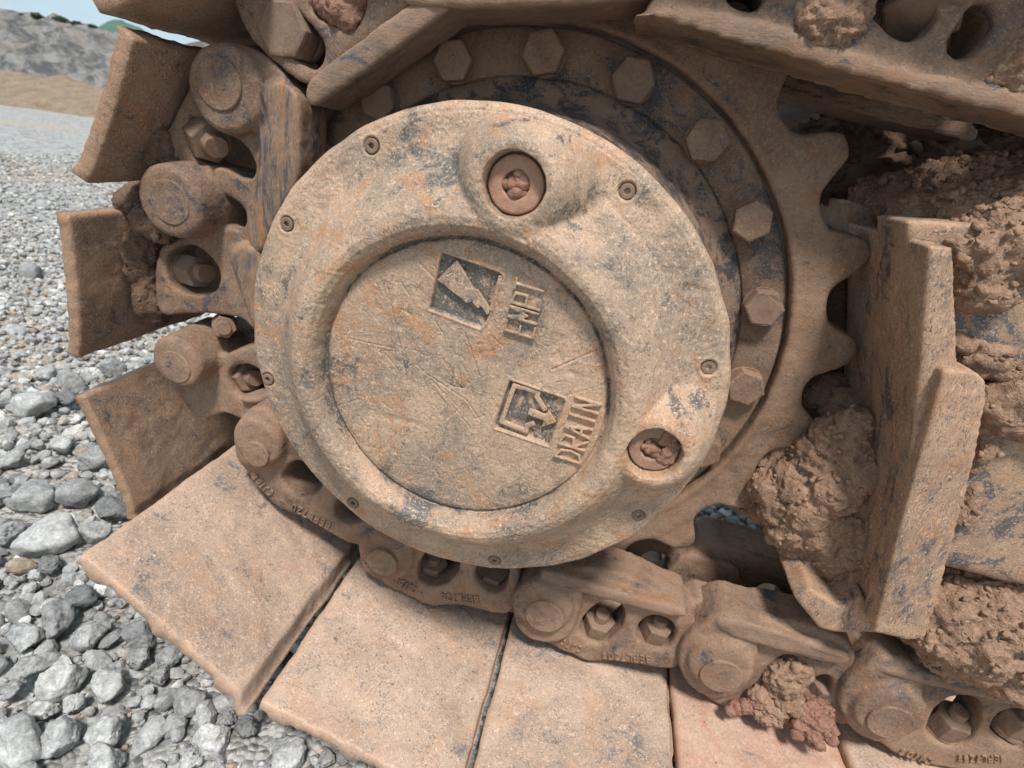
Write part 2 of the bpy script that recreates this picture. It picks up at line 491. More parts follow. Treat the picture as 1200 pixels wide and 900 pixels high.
def scatter(pos, size, sub, seed, tone):
    """one mesh holding many loose stones"""
    rs = np.random.default_rng(seed)
    bases = [rock_base(sub, 100 + seed * 13 + k) for k in range(14)]
    which = rs.integers(0, len(bases), len(pos))
    V, F, T, n0 = [], [], [], 0
    for k, (bc, bf) in enumerate(bases):
        idx = np.where(which == k)[0]
        if not len(idx): continue
        Rm = rand_rot(rs, len(idx), 0.45)
        v = np.einsum('nij,vj->nvi', Rm, bc) * size[idx][:, None, None] + pos[idx][:, None, :]
        f = bf[None] + (np.arange(len(idx)) * len(bc))[:, None, None] + n0
        V.append(v.reshape(-1, 3)); F.append(f.reshape(-1, 3)); T.append(np.repeat(tone[idx], len(bc)))
        n0 += len(idx) * len(bc)
    return np.concatenate(V), np.concatenate(F), np.concatenate(T)

def tri_mesh(name, V, F, T=None):
    me = bpy.data.meshes.new(name)
    me.vertices.add(len(V)); me.vertices.foreach_set('co', V.ravel())
    me.loops.add(len(F) * 3); me.loops.foreach_set('vertex_index', F.ravel().astype(np.int32))
    me.polygons.add(len(F)); me.polygons.foreach_set('loop_start', np.arange(0, len(F) * 3, 3, dtype=np.int32))
    me.polygons.foreach_set('loop_total', np.full(len(F), 3, dtype=np.int32))
    me.update(calc_edges=True)
    if T is not None:
        at_ = me.attributes.new('tone', 'FLOAT', 'POINT'); at_.data.foreach_set('value', T.astype(np.float32))
    return me

def in_view(P, mar=110):
    q = (P - CO) @ CW
    z = np.maximum(q[:, 2], 1e-3)
    x = 600 + FPX * q[:, 0] / z; y = 450 + FPX * q[:, 1] / z
    ok = (q[:, 2] > 0.05) & (x > -mar) & (y > -mar) & (y < 900 + mar)
    left = x < 560 + mar
    gap = (x > 740) & (x < 1000) & (y > 520) & (y < 720)
    return ok & (left | gap)

# the stones that can be told apart, each a thing of its own: (x, y, radius in the photo, tone, label)
BIG = [
 (60.5, 625, 31, 0.80, 'large pale angular stone just left of the corner of the biggest track plate'),
 (93, 579, 23, 0.50, 'mid grey stone above the large pale angular stone by the track plate corner'),
 (39, 581, 25, 0.58, 'grey stone at the left edge beside the pale angular one'),
 (111, 624, 17, 0.66, 'small grey stone touching the biggest track plate at its left corner'),
 (132, 598, 20, 0.20, 'dark wet looking stone tucked under the joint of two track plates'),
 (10, 624, 17, 0.6, 'grey stone cut by the left edge level with the track plate corner'),
 (62, 661, 15, 0.30, 'small blue grey stone below the large pale angular one'),
 (93, 702, 19, 0.12, 'dark charcoal stone with sharp facets left of the biggest track plate'),
 (66, 729, 22, 0.46, 'grey blocky stone below the dark charcoal one'),
 (103, 743, 21, 0.62, 'rounded grey stone beside the lower edge of the biggest track plate'),
 (29, 746, 21, 0.62, 'pale rounded stone with a flat top on the far left'),
 (38, 779, 22, 0.55, 'oval grey stone above the whitest rounded stone'),
 (73, 799, 24, 0.93, 'whitest rounded stone in the left foreground'),
 (129, 800, 24, 0.84, 'brownish grey stone with a rough tan crust in the gravel'),
 (88, 825, 14, 0.7, 'small pale rounded stone between the white stone and the brownish one'),
 (53, 832, 16, 0.95, 'small white squarish stone in the left foreground'),
 (14, 807, 16, 0.5, 'blue grey rounded stone at the left edge of the foreground'),
 (70, 862, 29, 0.74, 'big smooth grey stone near the lower left corner'),
 (124, 860, 23, 0.92, 'pale cream stone near the bottom edge left of the track plates'),
 (124, 890, 25, 0.88, 'pale stone cut by the bottom edge'),
 (165, 745, 20, 0.35, 'dark grey stone in shade just under the biggest track plate'),
 (188, 791, 13, 0.48, 'small round grey stone under the middle of the biggest track plate'),
 (223, 820, 21, 0.52, 'grey stone with a brown face under the corner of the biggest track plate'),
 (248, 867, 22, 0.97, 'bright white stone near the bottom edge below the track plate corner'),
 (224, 888, 15, 0.8, 'small pale stone left of the bright white one'),
 (336, 888, 27, 0.95, 'big pointed white stone cut by the bottom edge under the second track plate'),
 (163, 770, 16, 0.46, 'grey stone half buried between darker stones under the track plate edge'),
 (198, 768, 17, 0.5, 'grey lump tight against the underside of the biggest track plate'),
 (20, 872, 34, 0.76, 'biggest pale stone filling the lower left corner'),
 (38, 473, 23, 0.86, 'large pale rounded stone left of the plain rusty shoe'),
 (83, 447, 17, 0.6, 'angular grey stone beside the corner of the middle left shoe'),
 (35, 320, 14, 0.45, 'grey stone in the gravel level with the middle left shoe'),
 (100, 372, 15, 0.66, 'grey stone just behind the middle left shoe'),
 (53, 437, 13, 0.68, 'small pale stone above the large rounded one'),
 (20, 390, 12, 0.72, 'small pale stone near the left edge of the gravel'),
 (133, 430, 14, 0.55, 'grey stone seen in the gap between two left shoes'),
 (110, 537, 17, 0.5, 'grey stone beside the edge of the slanted lower left shoe'),
 (76, 467, 12, 0.3, 'small dark stone right of the large rounded pale one'),
 (12, 540, 16, 0.62, 'pale grey stone at the left edge of the mid gravel'),
 (72, 520, 15, 0.75, 'pale grey stone left of the slanted lower left shoe'),
 (383, 888, 12, 0.45, 'small dark stone in shade below the second track plate'),
 (290, 850, 15, 0.22, 'dark stone wedged under the gap between two track plates'),
 (266, 842, 12, 0.5, 'small upright grey stone next to the lowest tip of the biggest track plate'),
]
big_xy = []
for k, (x, y, r, tone, lab) in enumerate(BIG):
    p = atz(x, y, 0.01)
    dcam = float(((p - CO) @ CW)[2])
    R = r * dcam / FPX * 0.88
    tone = min(max(tone, 0.26), 0.78) if tone not in (0.93, 0.97) else 0.91
    p = atz(x, y, 0.42 * R)
    co, f = rock_base(4, 900 + k * 7, 0.78)
    ext = (co.max(0) + -co.min(0)) / 2
    co = co / ext[:2].mean() * R
    a = random.uniform(0, 6.28)
    Rm = rand_rot(np.random.default_rng(k), 1, 0.25)[0]
    co = co @ Rm.T
    co += 0.0006 * rng.normal(size=co.shape)
    me = tri_mesh('stone', co, f, np.full(len(co), tone))
    smooth(me)
    o = part('stone', me, M_stone)
    o.location = p
    tag(o, lab, 'stone', 'larger stones that can be told apart in the gravel')
    big_xy.append((p[0], p[1], R))

def gravel():
    rs = np.random.default_rng(3)
    VV, FF, TT = [], [], []
    n0 = 0
    rings = [  # count, x range, y range, size range, subdivisions, lift, distance range
        (11000, (-2.4, 1.3), (-0.5, 2.2), (0.0028, 0.0075), 1, -0.002, (0.0, 1.7)),
        (5200, (-2.2, 1.3), (-0.5, 2.0), (0.0075, 0.0150), 2, 0.001, (0.0, 1.7)),
        (2600, (-2.2, 1.3), (-0.5, 2.0), (0.014, 0.0215), 2, 0.002, (0.0, 1.7)),
        (20000, (-4.5, 1.5), (0.4, 4.0), (0.008, 0.0210), 1, 0.001, (1.5, 3.6)),
        (9000, (-7, 2.0), (1.5, 7), (0.010, 0.024), 1, -0.003, (3.3, 7)),
    ]
    for i, (n, xr, yr, sr, sub, lift, dr) in enumerate(rings):
        P = np.stack([rs.uniform(*xr, n * 3), rs.uniform(*yr, n * 3), np.zeros(n * 3)], 1)
        d = np.hypot(P[:, 0] - CO[0], P[:, 1] - CO[1])
        P = P[(d > dr[0]) & (d < dr[1])]
        P = P[in_view(P, 170 if i < 3 else 90)]
        P = P[:n]
        s = sr[0] + (sr[1] - sr[0]) * rs.beta(1.3, 2.6, len(P))
        if i in (1, 2):
            keep = np.ones(len(P), bool)
            for bx, by, br in big_xy:
                keep &= np.hypot(P[:, 0] - bx, P[:, 1] - by) > br * 0.80 + s * 0.5
            P, s = P[keep], s[keep]
        under = (P[:, 0] > -0.27) & (P[:, 1] > -0.16) & (P[:, 1] < 0.5) & (P[:, 0] + P[:, 1] * 0.0 > -0.2)
        P, s = P[~under | (s < 0.012)], s[~under | (s < 0.012)]
        P[:, 2] = lift + s * rs.uniform(0.05, 0.62, len(P)) + (0.022 * fbm(P, 1.3, 4, 5)) - 0.006
        base = {0: 0.52, 1: 0.66, 2: 0.72, 3: 0.74, 4: 0.74}[i]
        tone = np.clip(rs.normal(base, 0.17, len(P)) , 0.02, 0.99)
        if i == 0:
            tone = np.where(rs.random(len(P)) < 0.16, 0.86, np.minimum(tone, 0.8))
        patch = vnoise(P, 2.3, 31)
        tone = np.where((patch < -0.35) & (i < 3), tone * 0.6, tone)
        V, F, T = scatter(P, s, sub, 20 + i, tone)
        VV.append(V); FF.append(F + n0); TT.append(T); n0 += len(V)
    me = tri_mesh('gravel', np.concatenate(VV), np.concatenate(FF), np.concatenate(TT))
    print('gravel tris', len(me.polygons)); smooth(me, False)
    o = stay(part('gravel', me, M_stone), 'stuff')
    o['label'] = 'loose crushed grey gravel covering the ground'; o['category'] = 'gravel'
gravel()

# ------------------------------------------------------------------ spoil bank, sand heap, far hill, bushes
def bank():
    nx, ny = 420, 60
    X, V = np.meshgrid(np.linspace(-75, 75, nx), np.linspace(0, 1, ny), indexing='ij')
    P0 = np.stack([X.ravel(), V.ravel() * 9, np.zeros(X.size)], 1)
    crest = 2.55 + 0.25 * vnoise(P0 * [1, 0, 0], 0.22, 2) + 0.14 * fbm(P0 * [1, 0, 0], 0.9, 3, 6)
    x = X.ravel()
    crest += np.clip((x + 14) / 16, 0, 1) * 3.2 - 0.35 * np.exp(-((x + 18.5) / 2.0) ** 2)
    v = V.ravel()
    prof = np.clip(v / 0.8, 0, 1) ** 0.9
    y = 14.5 + v * 8 + 0.7 * vnoise(P0 * [1, 0, 0], 0.12, 9)
    z = prof * crest
    gul = fbm(np.stack([x * 1.0 + v * 3.2, v * 0.9, v * 0], 1), 0.9, 5, 21, 0.55, True)
    z += 0.10 * gul * np.sin(np.pi * np.clip(v, 0, 1)) * 2.0
    z += 0.10 * fbm(np.stack([x, y, z], 1), 1.6, 4, 33)
    z = np.where(v < 0.02, -0.2, z)
    Pv = np.stack([x, y, z], 1)
    f = [(i * ny + j, (i + 1) * ny + j, (i + 1) * ny + j + 1, i * ny + j + 1) for i in range(nx - 1) for j in range(ny - 1)]
    me = bpy.data.meshes.new('spoil_bank'); me.from_pydata(Pv.tolist(), [], f); me.update(); smooth(me)
    m, N, L, B = new_mat('grey spoil')
    tc = N.new('ShaderNodeTexCoord')
    mp = N.new('ShaderNodeMapping'); mp.vector_type = 'TEXTURE'; mp.inputs['Rotation'].default_value = (0, math.radians(28), 0); mp.inputs['Scale'].default_value = (3.0, 3.0, 0.45)
    L.new(tc.outputs['Object'], mp.inputs['Vector'])
    n1 = N.new('ShaderNodeTexNoise'); n1.inputs['Scale'].default_value = 2.4; n1.inputs['Detail'].default_value = 12; n1.inputs['Roughness'].default_value = 0.68
    L.new(mp.outputs['Vector'], n1.inputs['Vector'])
    n2 = N.new('ShaderNodeTexNoise'); n2.inputs['Scale'].default_value = 0.9; n2.inputs['Detail'].default_value = 7; L.new(tc.outputs['Object'], n2.inputs['Vector'])
    r = N.new('ShaderNodeValToRGB'); e = r.color_ramp.elements
    e[0].position = 0.42; e[0].color = (0.075, 0.072, 0.07, 1); e[1].position = 0.60; e[1].color = (0.24, 0.225, 0.205, 1)
    L.new(n1.outputs['Fac'], r.inputs['Fac'])
    r2 = N.new('ShaderNodeValToRGB'); e = r2.color_ramp.elements
    e[0].position = 0.5; e[0].color = (0, 0, 0, 1); e[1].position = 0.68; e[1].color = (0.55, 0.55, 0.55, 1)
    L.new(n2.outputs['Fac'], r2.inputs['Fac'])
    mx = N.new('ShaderNodeMixRGB'); mx.inputs['Color2'].default_value = (0.25, 0.185, 0.15, 1)
    L.new(r2.outputs['Color'], mx.inputs['Fac']); L.new(r.outputs['Color'], mx.inputs['Color1'])
    L.new(mx.outputs['Color'], B.inputs['Base Color']); B.inputs['Roughness'].default_value = 1
    bp = N.new('ShaderNodeBump'); bp.inputs['Strength'].default_value = 1; bp.inputs['Distance'].default_value = 0.25
    L.new(n1.outputs['Fac'], bp.inputs['Height']); L.new(bp.outputs['Normal'], B.inputs['Normal'])
    stay(part('spoil_bank', me, m))
    return Pv.reshape(nx, ny, 3)
BK = bank()

def heap():
    n = 90
    U, V = np.meshgrid(np.linspace(-1, 1, n), np.linspace(-1, 1, n), indexing='ij')
    r = np.hypot(U, V)
    P = np.stack([U.ravel() * 5.2 - 12.1, V.ravel() * 1.7 + 10.6, np.zeros(U.size)], 1)
    h = np.clip(1 - r, 0, 1) ** 1.1
    z = h.ravel() * 0.75 * (1 + 0.25 * vnoise(P, 0.5, 3)) + 0.06 * fbm(P, 1.8, 4, 4) * np.minimum(1, h.ravel() * 5)
    P[:, 2] = z - 0.06
    f = [(i * n + j, (i + 1) * n + j, (i + 1) * n + j + 1, i * n + j + 1) for i in range(n - 1) for j in range(n - 1)]
    me = bpy.data.meshes.new('sand_heap'); me.from_pydata(P.tolist(), [], f); me.update(); smooth(me)
    m = earth('tan sand', (0.42, 0.30, 0.20), (0.25, 0.175, 0.115), (0.48, 0.38, 0.27), 0.16, 60)
    tag(part('sand_heap', me, m), 'low tan heap of sandy soil in front of the grey spoil bank', 'soil heap')
heap()

def hill():
    n = 60
    U, V = np.meshgrid(np.linspace(-1, 1, n), np.linspace(-1, 1, n), indexing='ij')
    c = at(146, 27, 260)
    P = np.stack([U.ravel() * 26 + c[0], V.ravel() * 24 + 260, np.zeros(U.size)], 1)
    h = np.clip(1 - (U ** 2 + V ** 2), 0, 1).ravel()
    P[:, 2] = h ** 0.9 * (c[2] + 1) + 1.2 * fbm(P, 0.14, 4, 5) * h - 1
    f = [(i * n + j, (i + 1) * n + j, (i + 1) * n + j + 1, i * n + j + 1) for i in range(n - 1) for j in range(n - 1)]
    me = bpy.data.meshes.new('distant_hill'); me.from_pydata(P.tolist(), [], f); me.update(); smooth(me)
    m = earth('far green woodland', (0.10, 0.19, 0.14), (0.07, 0.14, 0.11), (0.13, 0.23, 0.17), 0.02, 300)
    stay(part('distant_hill', me, m))
hill()

M_leaf = earth('dull green leaves', (0.055, 0.085, 0.035), (0.035, 0.055, 0.025), (0.10, 0.13, 0.055), 0.3, 1)
def bush(x, y, w, k, lab):
    w *= 0.62
    j = int(np.argmin(np.abs(np.array([np.hypot(*(np.array(proj_px(BK[i, -14])) - (x, y + 3))) for i in range(len(BK))]))))
    c = BK[j, -14]
    rs = np.random.default_rng(k)
    n = 420
    d = rs.normal(size=(n, 3)); d /= np.linalg.norm(d, axis=1)[:, None]
    rr = rs.uniform(0.45, 1, n)[:, None] * (1 + 0.3 * vnoise(d, 2, k))[:, None]
    Q = d * rr * np.array([w, w * 0.8, w * 0.55]); Q[:, 2] = np.abs(Q[:, 2])
    V, F = [], []
    for q in Q:
        s = rs.uniform(0.03, 0.07); R = rand_rot(rs, 1, 1.2)[0]
        b = len(V)
        V += [(q + R @ np.array(v) * s).tolist() for v in ((-1, 0, 0), (0, -0.5, 0.2), (1, 0, 0), (0, 0.5, 0.2))]
        F.append((b, b + 1, b + 2, b + 3))
    t = thing('bush', lab, 'bush', c, 'bushes along the crest of the spoil bank')
    me = bpy.data.meshes.new('crown'); me.from_pydata(V, [], F); me.update()
    part('crown', me, M_leaf, t, move=False)
    st = cone((0, 0, 0), 0.04, 0.015, -0.1, w * 0.45, 8, (0.05, 0, 1))
    part('stem', st, M_dark, t, move=False)

def proj_px(p):
    q = (np.array(p) - CO) @ CW
    return (600 + FPX * q[0] / q[2], 450 + FPX * q[1] / q[2])
bush(39, 17, 0.42, 1, 'largest round green bush on the spoil bank crest')
bush(71, 24, 0.5, 2, 'low spreading olive bush in the middle of the spoil bank crest')
bush(93, 25, 0.36, 3, 'small dark bush on the crest nearest the distant green hill')
bush(22, 19, 0.2, 4, 'tiny shrub left of the largest bush on the crest')
bush(108, 33, 0.25, 5, 'tiny pale shrub rightmost on the spoil bank crest')

# ================================================================== FINAL DRIVE
AX = Vector((0, 0, GZ))
drive = thing('final_drive', 'round mud caked final drive with its bolted toothed sprocket in the middle of the picture', 'final drive', (0, 0.18, GZ))

def C2(x, y, Y):
    p = at(x, y, Y); return np.array([p[0], p[2] - GZ])

def seg_dist(X, Z, a, b):
    ax, az = a; bx, bz = b
    dx, dz = bx - ax, bz - az
    t = np.clip(((X - ax) * dx + (Z - az) * dz) / (dx * dx + dz * dz + 1e-12), 0, 1)
    return np.hypot(X - ax - t * dx, Z - az - t * dz)

def poly_sd(X, Z, poly):
    """signed distance (negative inside)"""
    d = np.full(X.shape, 1e9); inside = np.zeros(X.shape, bool)
    n = len(poly)
    for i in range(n):
        a, b = poly[i], poly[(i + 1) % n]
        d = np.minimum(d, seg_dist(X, Z, a, b))
        c = (a[1] > Z) != (b[1] > Z)
        xx = (b[0] - a[0]) * (Z - a[1]) / (b[1] - a[1] + 1e-12) + a[0]
        inside ^= c & (X < xx)
    return np.where(inside, -d, d)

def sstep(x, a, b):
    t = np.clip((x - a) / (b - a), 0, 1); return t * t * (3 - 2 * t)

YD = -0.036                                 # plane of the cast centre disc
ICON1 = [C2(500 + a / 7.5, 280 + b / 7.5, YD) for a, b in [(130, 122), (640, 300), (668, 330), (560, 640), (520, 735), (470, 788), (22, 618)]]
ICON2 = [C2(570 + a / 7.5, 430 + b / 7.5, YD) for a, b in [(205, 118), (675, 278), (695, 305), (548, 695), (75, 535), (72, 495)]]
PLUG1 = C2(603, 217, -0.048); PLUG2 = C2(766, 530, -0.042)
SCREWS = [C2(x, y, -0.002) for x, y in [(437, 171), (338, 262), (316, 443), (415, 588), (580, 655), (748, 603), (830, 430), (735, 224)]]
SCR = [((450, 320), (475, 434), .9), ((405, 396), (462, 408), .7), ((500, 438), (548, 470), .8), ((548, 470), (562, 492), .8), ((496, 440), (506, 470), .6),
       ((545, 390), (562, 440), .8), ((647, 433), (714, 404), 1.), ((640, 470), (712, 450), .5), ((395, 476), (420, 468), .7), ((430, 540), (500, 547), .6),
       ((470, 566), (560, 545), .5), ((560, 545), (660, 500), .3), ((505, 445), (540, 480), .6), ((512, 452), (550, 500), .7), ((420, 300), (445, 340), .4), ((380, 430), (420, 450), .4)]

def cover_height(X, Z):
    r = np.hypot(X, Z)
    kr = [0, .118, .1225, .1255, .1275, .131, .136, .142, .149, .157, .166, .176, .187, .200, .212, .217, .2195, .222]
    kh = [.036, .036, .035, .0315, .0400, .0475, .0515, .0520, .0490, .0410, .0290, .0165, .0085, .0050, .0035, .0025, .0005, -.004]
    P = np.stack([X, Z, X * 0], 1)
    wob = 0.0009 * vnoise(P, 26, 3) + 0.0003 * vnoise(P, 70, 5)
    h = np.interp(r + wob * (r > 0.1) * (r < 0.21), kr, kh)
    # bosses round the two plugs
    for (c, rr, top) in ((PLUG1, 0.0680, 0.0530), (PLUG2, 0.0610, 0.0465)):
        d = np.hypot(X - c[0], Z - c[1])
        out = 0.030 * sstep(r, 0.16, 0.22)
        b = top * (1 - sstep(d, 0.026, rr)) ** 0.85
        k = 0.006
        hh = np.clip(0.5 + 0.5 * (b - h) / k, 0, 1)
        m = h * (1 - hh) + b * hh + k * hh * (1 - hh)
        h = np.where(r < 0.124, h, np.where(r > 0.214, h, m))
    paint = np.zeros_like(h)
    # shade painted into the disc groove, then real blue paint scraps
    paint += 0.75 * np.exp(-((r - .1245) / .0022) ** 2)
    for (x, y, Y, s, a) in [(684, 222, -.03, .009, .6), (680, 245, -.03, .007, .7), (672, 268, -.03, .006, .6), (790, 470, -.02, .009, .7), (815, 468, -.01, .008, .7), (835, 480, -.01, .007, .8),
                            (520, 190, -.02, .018, .5), (470, 170, -.005, .02, .4), (670, 160, -.01, .016, .6), (620, 138, -.01, .012, .4), (400, 440, -.036, .022, .45), (500, 590, -.036, .03, .35), (355, 350, -.01, .03, .3)]:
        c = C2(x, y, Y); paint += a * np.exp(-(((X - c[0]) ** 2 + (Z - c[1]) ** 2) / s ** 2))
    # recessed icon panels
    for poly in (ICON1, ICON2):
        sd = poly_sd(X, Z, poly)
        h = h - 0.0042 * sstep(-sd, -0.0004, 0.0012)
        h = h + 0.0008 * np.exp(-((sd - 0.0012) / 0.0012) ** 2)
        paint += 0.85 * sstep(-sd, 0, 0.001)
    # plug wells
    for c, rr in ((PLUG1, 0.0225), (PLUG2, 0.0225)):
        d = np.hypot(X - c[0], Z - c[1]) + 0.0007 * vnoise(P, 160, 8)
        h = h - 0.016 * sstep(-d, -rr - 0.0006, -rr + 0.0012)
    for c in SCREWS:
        d = np.hypot(X - c[0], Z - c[1])
        h = h - 0.0028 * sstep(-d, -0.0072, -0.0060) + 0.0005 * np.exp(-((d - 0.0085) / 0.0012) ** 2)
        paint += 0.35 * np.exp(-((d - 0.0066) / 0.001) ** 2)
    for a, b, w in SCR:
        d = seg_dist(X, Z, C2(*a, YD), C2(*b, YD)) + 0.0006 * np.abs(vnoise(P, 300, 2))
        h = h - 0.0007 * w * np.exp(-(d / 0.0008) ** 2) + 0.00025 * w * np.exp(-((d - 0.0018) / 0.001) ** 2)
    # random short nicks all over
    rs = np.random.default_rng(5)
    for k in range(150):
        rr = rs.uniform(0.0, 0.21); an = rs.uniform(0, 6.283)
        cx, cz = rr * math.cos(an), rr * math.sin(an)
        l = rs.uniform(0.003, 0.016); t = rs.normal(2.2, 0.7)
        m = (np.abs(X - cx) < 0.02) & (np.abs(Z - cz) < 0.02)
        d = seg_dist(X[m], Z[m], (cx, cz), (cx + l * math.cos(t), cz + l * math.sin(t)))
        h[m] -= rs.uniform(0.0003, 0.0008) * np.exp(-(d / rs.uniform(0.0005, 0.0011)) ** 2)
    h = h + 0.00022 * fbm(P, 95, 3, 14) + 0.00022 * fbm(P, 240, 3, 15, 0.6, True) * (0.6 + 0.6 * sstep(r, .12, .14)) + 0.0005 * vnoise(P, 18, 6)
    h = h - 0.0006 * np.clip(vnoise(P, 90, 77) - 0.5, 0, 1) * 3
    return h, paint

def build_cover():
    N1, A = 270, 980
    rad = np.concatenate([np.linspace(0.0007, 0.2215, N1)])
    th = np.linspace(0, 2 * np.pi, A, endpoint=False)
    R, T = np.meshgrid(rad, th, indexing='ij')
    X = (R * np.cos(T)).ravel(); Z = (R * np.sin(T)).ravel()
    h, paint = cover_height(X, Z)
    edge = 0.0010 * vnoise(np.stack([X, Z, X * 0], 1), 45, 44) * (R.ravel() > .216)
    X = X * (1 + edge / 0.22); Z = Z * (1 + edge / 0.22)
    V = np.stack([X, -h, Z + GZ], 1)
    rows = [V]; pn = [paint]
    for yy, sc in ((0.0075, 0.999), (0.016, 0.996), (0.019, 0.985), (0.020, 0.94)):
        Xl, Zl = X[-A:] * sc, Z[-A:] * sc
        rows.append(np.stack([Xl, np.full(A, yy) + 0.0006 * vnoise(np.stack([Xl, Zl, Xl * 0], 1), 80, 3), Zl + GZ], 1)); pn.append(np.full(A, .3))
    V = np.concatenate(rows); paint = np.concatenate(pn)
    n = N1 + 4
    i, j = np.meshgrid(np.arange(n - 1), np.arange(A), indexing='ij')
    k = (j + 1) % A
    a, b, c, d = i * A + j, (i + 1) * A + j, (i + 1) * A + k, i * A + k
    F = np.concatenate([np.stack([a, c, b], -1).reshape(-1, 3), np.stack([a, d, c], -1).reshape(-1, 3)])
    me = tri_mesh('cover', V, F)
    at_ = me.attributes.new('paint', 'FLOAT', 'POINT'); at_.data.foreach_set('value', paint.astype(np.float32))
    smooth(me)
    if me.polygons[10].normal.y > 0: me.flip_normals()
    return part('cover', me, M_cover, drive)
cover = build_cover()

def strokes(name, paths, w, hgt, base_y, parent, mat, tri=None):
    """raised cast lettering: paths in cover coordinates (x, z)"""
    ms = []
    for pth in paths:
        for a, b in zip(pth[:-1], pth[1:]):
            a = np.array(a); b = np.array(b)
            d = b - a; L_ = np.hypot(*d); n = np.array([-d[1], d[0]]) / L_ * w / 2; e = d / L_ * w * 0.35
            q = [a - e - n, b + e - n, b + e + n, a - e + n]
            ms.append(prism(name, [(p[0], p[1] + GZ) for p in q], base_y - hgt, base_y + 0.002, bevel=0.0))
    if tri:
        for t in tri:
            ms.append(prism(name, [(p[0], p[1] + GZ) for p in t], base_y - hgt, base_y + 0.002))
    me = fuse(ms, name, 0.0007, 1, 0.00012)
    return part(name, me, mat, parent)

def L1(pts): return [C2(500 + a / 7.5, 280 + b / 7.5, YD - .002) for a, b in pts]
def L2(pts): return [C2(570 + a / 7.5, 430 + b / 7.5, YD - .002) for a, b in pts]
GLYPH = {  # single-stroke capitals on a 0.9 x 1.4 box
 'A': [[(0, 0), (.45, 1.4), (.9, 0)], [(.2, .5), (.7, .5)]], 'I': [[(.45, 0), (.45, 1.4)]], 'N': [[(0, 0), (0, 1.4), (.9, 0), (.9, 1.4)]], 'M': [[(0, 0), (0, 1.4), (.45, .5), (.9, 1.4), (.9, 0)]],
 'B': [[(0, 0), (0, 1.4), (.8, 1.3), (.8, .8), (0, .7), (.9, .6), (.9, .1), (0, 0)]], 'E': [[(.9, 0), (0, 0), (0, 1.4), (.9, 1.4)], [(0, .7), (.7, .7)]],
 'P': [[(0, 0), (0, 1.4), (.9, 1.3), (.9, .7), (0, .7)]], 'L': [[(0, 1.4), (0, 0), (.9, 0)]], '7': [[(0, 1.4), (.9, 1.4), (.3, 0)]], '2': [[(0, 1.2), (.5, 1.4), (.9, 1.1), (0, 0), (.9, 0)]],
 '0': [[(.1, .2), (.1, 1.2), (.5, 1.4), (.9, 1.2), (.9, .2), (.5, 0), (.1, .2)]], '8': [[(.5, .7), (.1, 1.05), (.5, 1.4), (.9, 1.05), (.1, .35), (.5, 0), (.9, .35), (.5, .7)]],
 'C': [[(.9, 1.2), (.5, 1.4), (.05, 1.0), (.05, .4), (.5, 0), (.9, .2)]], 'J': [[(.8, 1.4), (.8, .3), (.4, 0), (.1, .3)]], 'T': [[(0, 1.4), (.9, 1.4)], [(.45, 1.4), (.45, 0)]],
 'D': [[(0, 0), (0, 1.4), (.7, 1.2), (.9, .7), (.7, .2), (0, 0)]], 'R': [[(0, 0), (0, 1.4), (.9, 1.3), (.9, .75), (0, .7), (.9, 0)]],
}
for word, p0, p1, upv in (('EMPT', (624.5, 396), (640, 331), (-33, -9.5)), ('DRAIN', (680, 543), (706, 470), (-30, -9))):
    p0, p1, upv = np.array(p0), np.array(p1), np.array(upv)
    for i_, ch in enumerate(word):
        cell = (p1 - p0) / len(word)
        strokes('letter', [[C2(*(p0 + cell * (i_ + q[0] * 0.80) + upv * q[1] / 1.4), YD - .002) for q in pth] for pth in GLYPH[ch]], 0.0021, 0.0034, YD, cover, M_cover)
strokes('level_mark', [L1([(645, 340), (565, 625)])], 0.0034, 0.0014, YD, cover, M_cover)
strokes('funnel_mark', [L1([(430, 480), (535, 645)])], 0.0052, 0.0012, YD + 0.0015, cover, M_cover,
        tri=[L1([(255, 190), (330, 310), (400, 430), (440, 465), (430, 530), (470, 600), (440, 620), (390, 560), (340, 572), (310, 540), (200, 460), (82, 366)])])
strokes('tank_mark', [L2([(505, 385), (438, 275), (455, 232), (240, 172), (128, 492), (345, 580), (352, 530), (405, 512)])], 0.0042, 0.0016, YD + 0.0015, cover, M_cover)
strokes('arrow_mark', [L2([(385, 412), (530, 462)])], 0.0062, 0.0016, YD + 0.0015, cover, M_cover, tri=[L2([(540, 388), (612, 497), (478, 545)])])

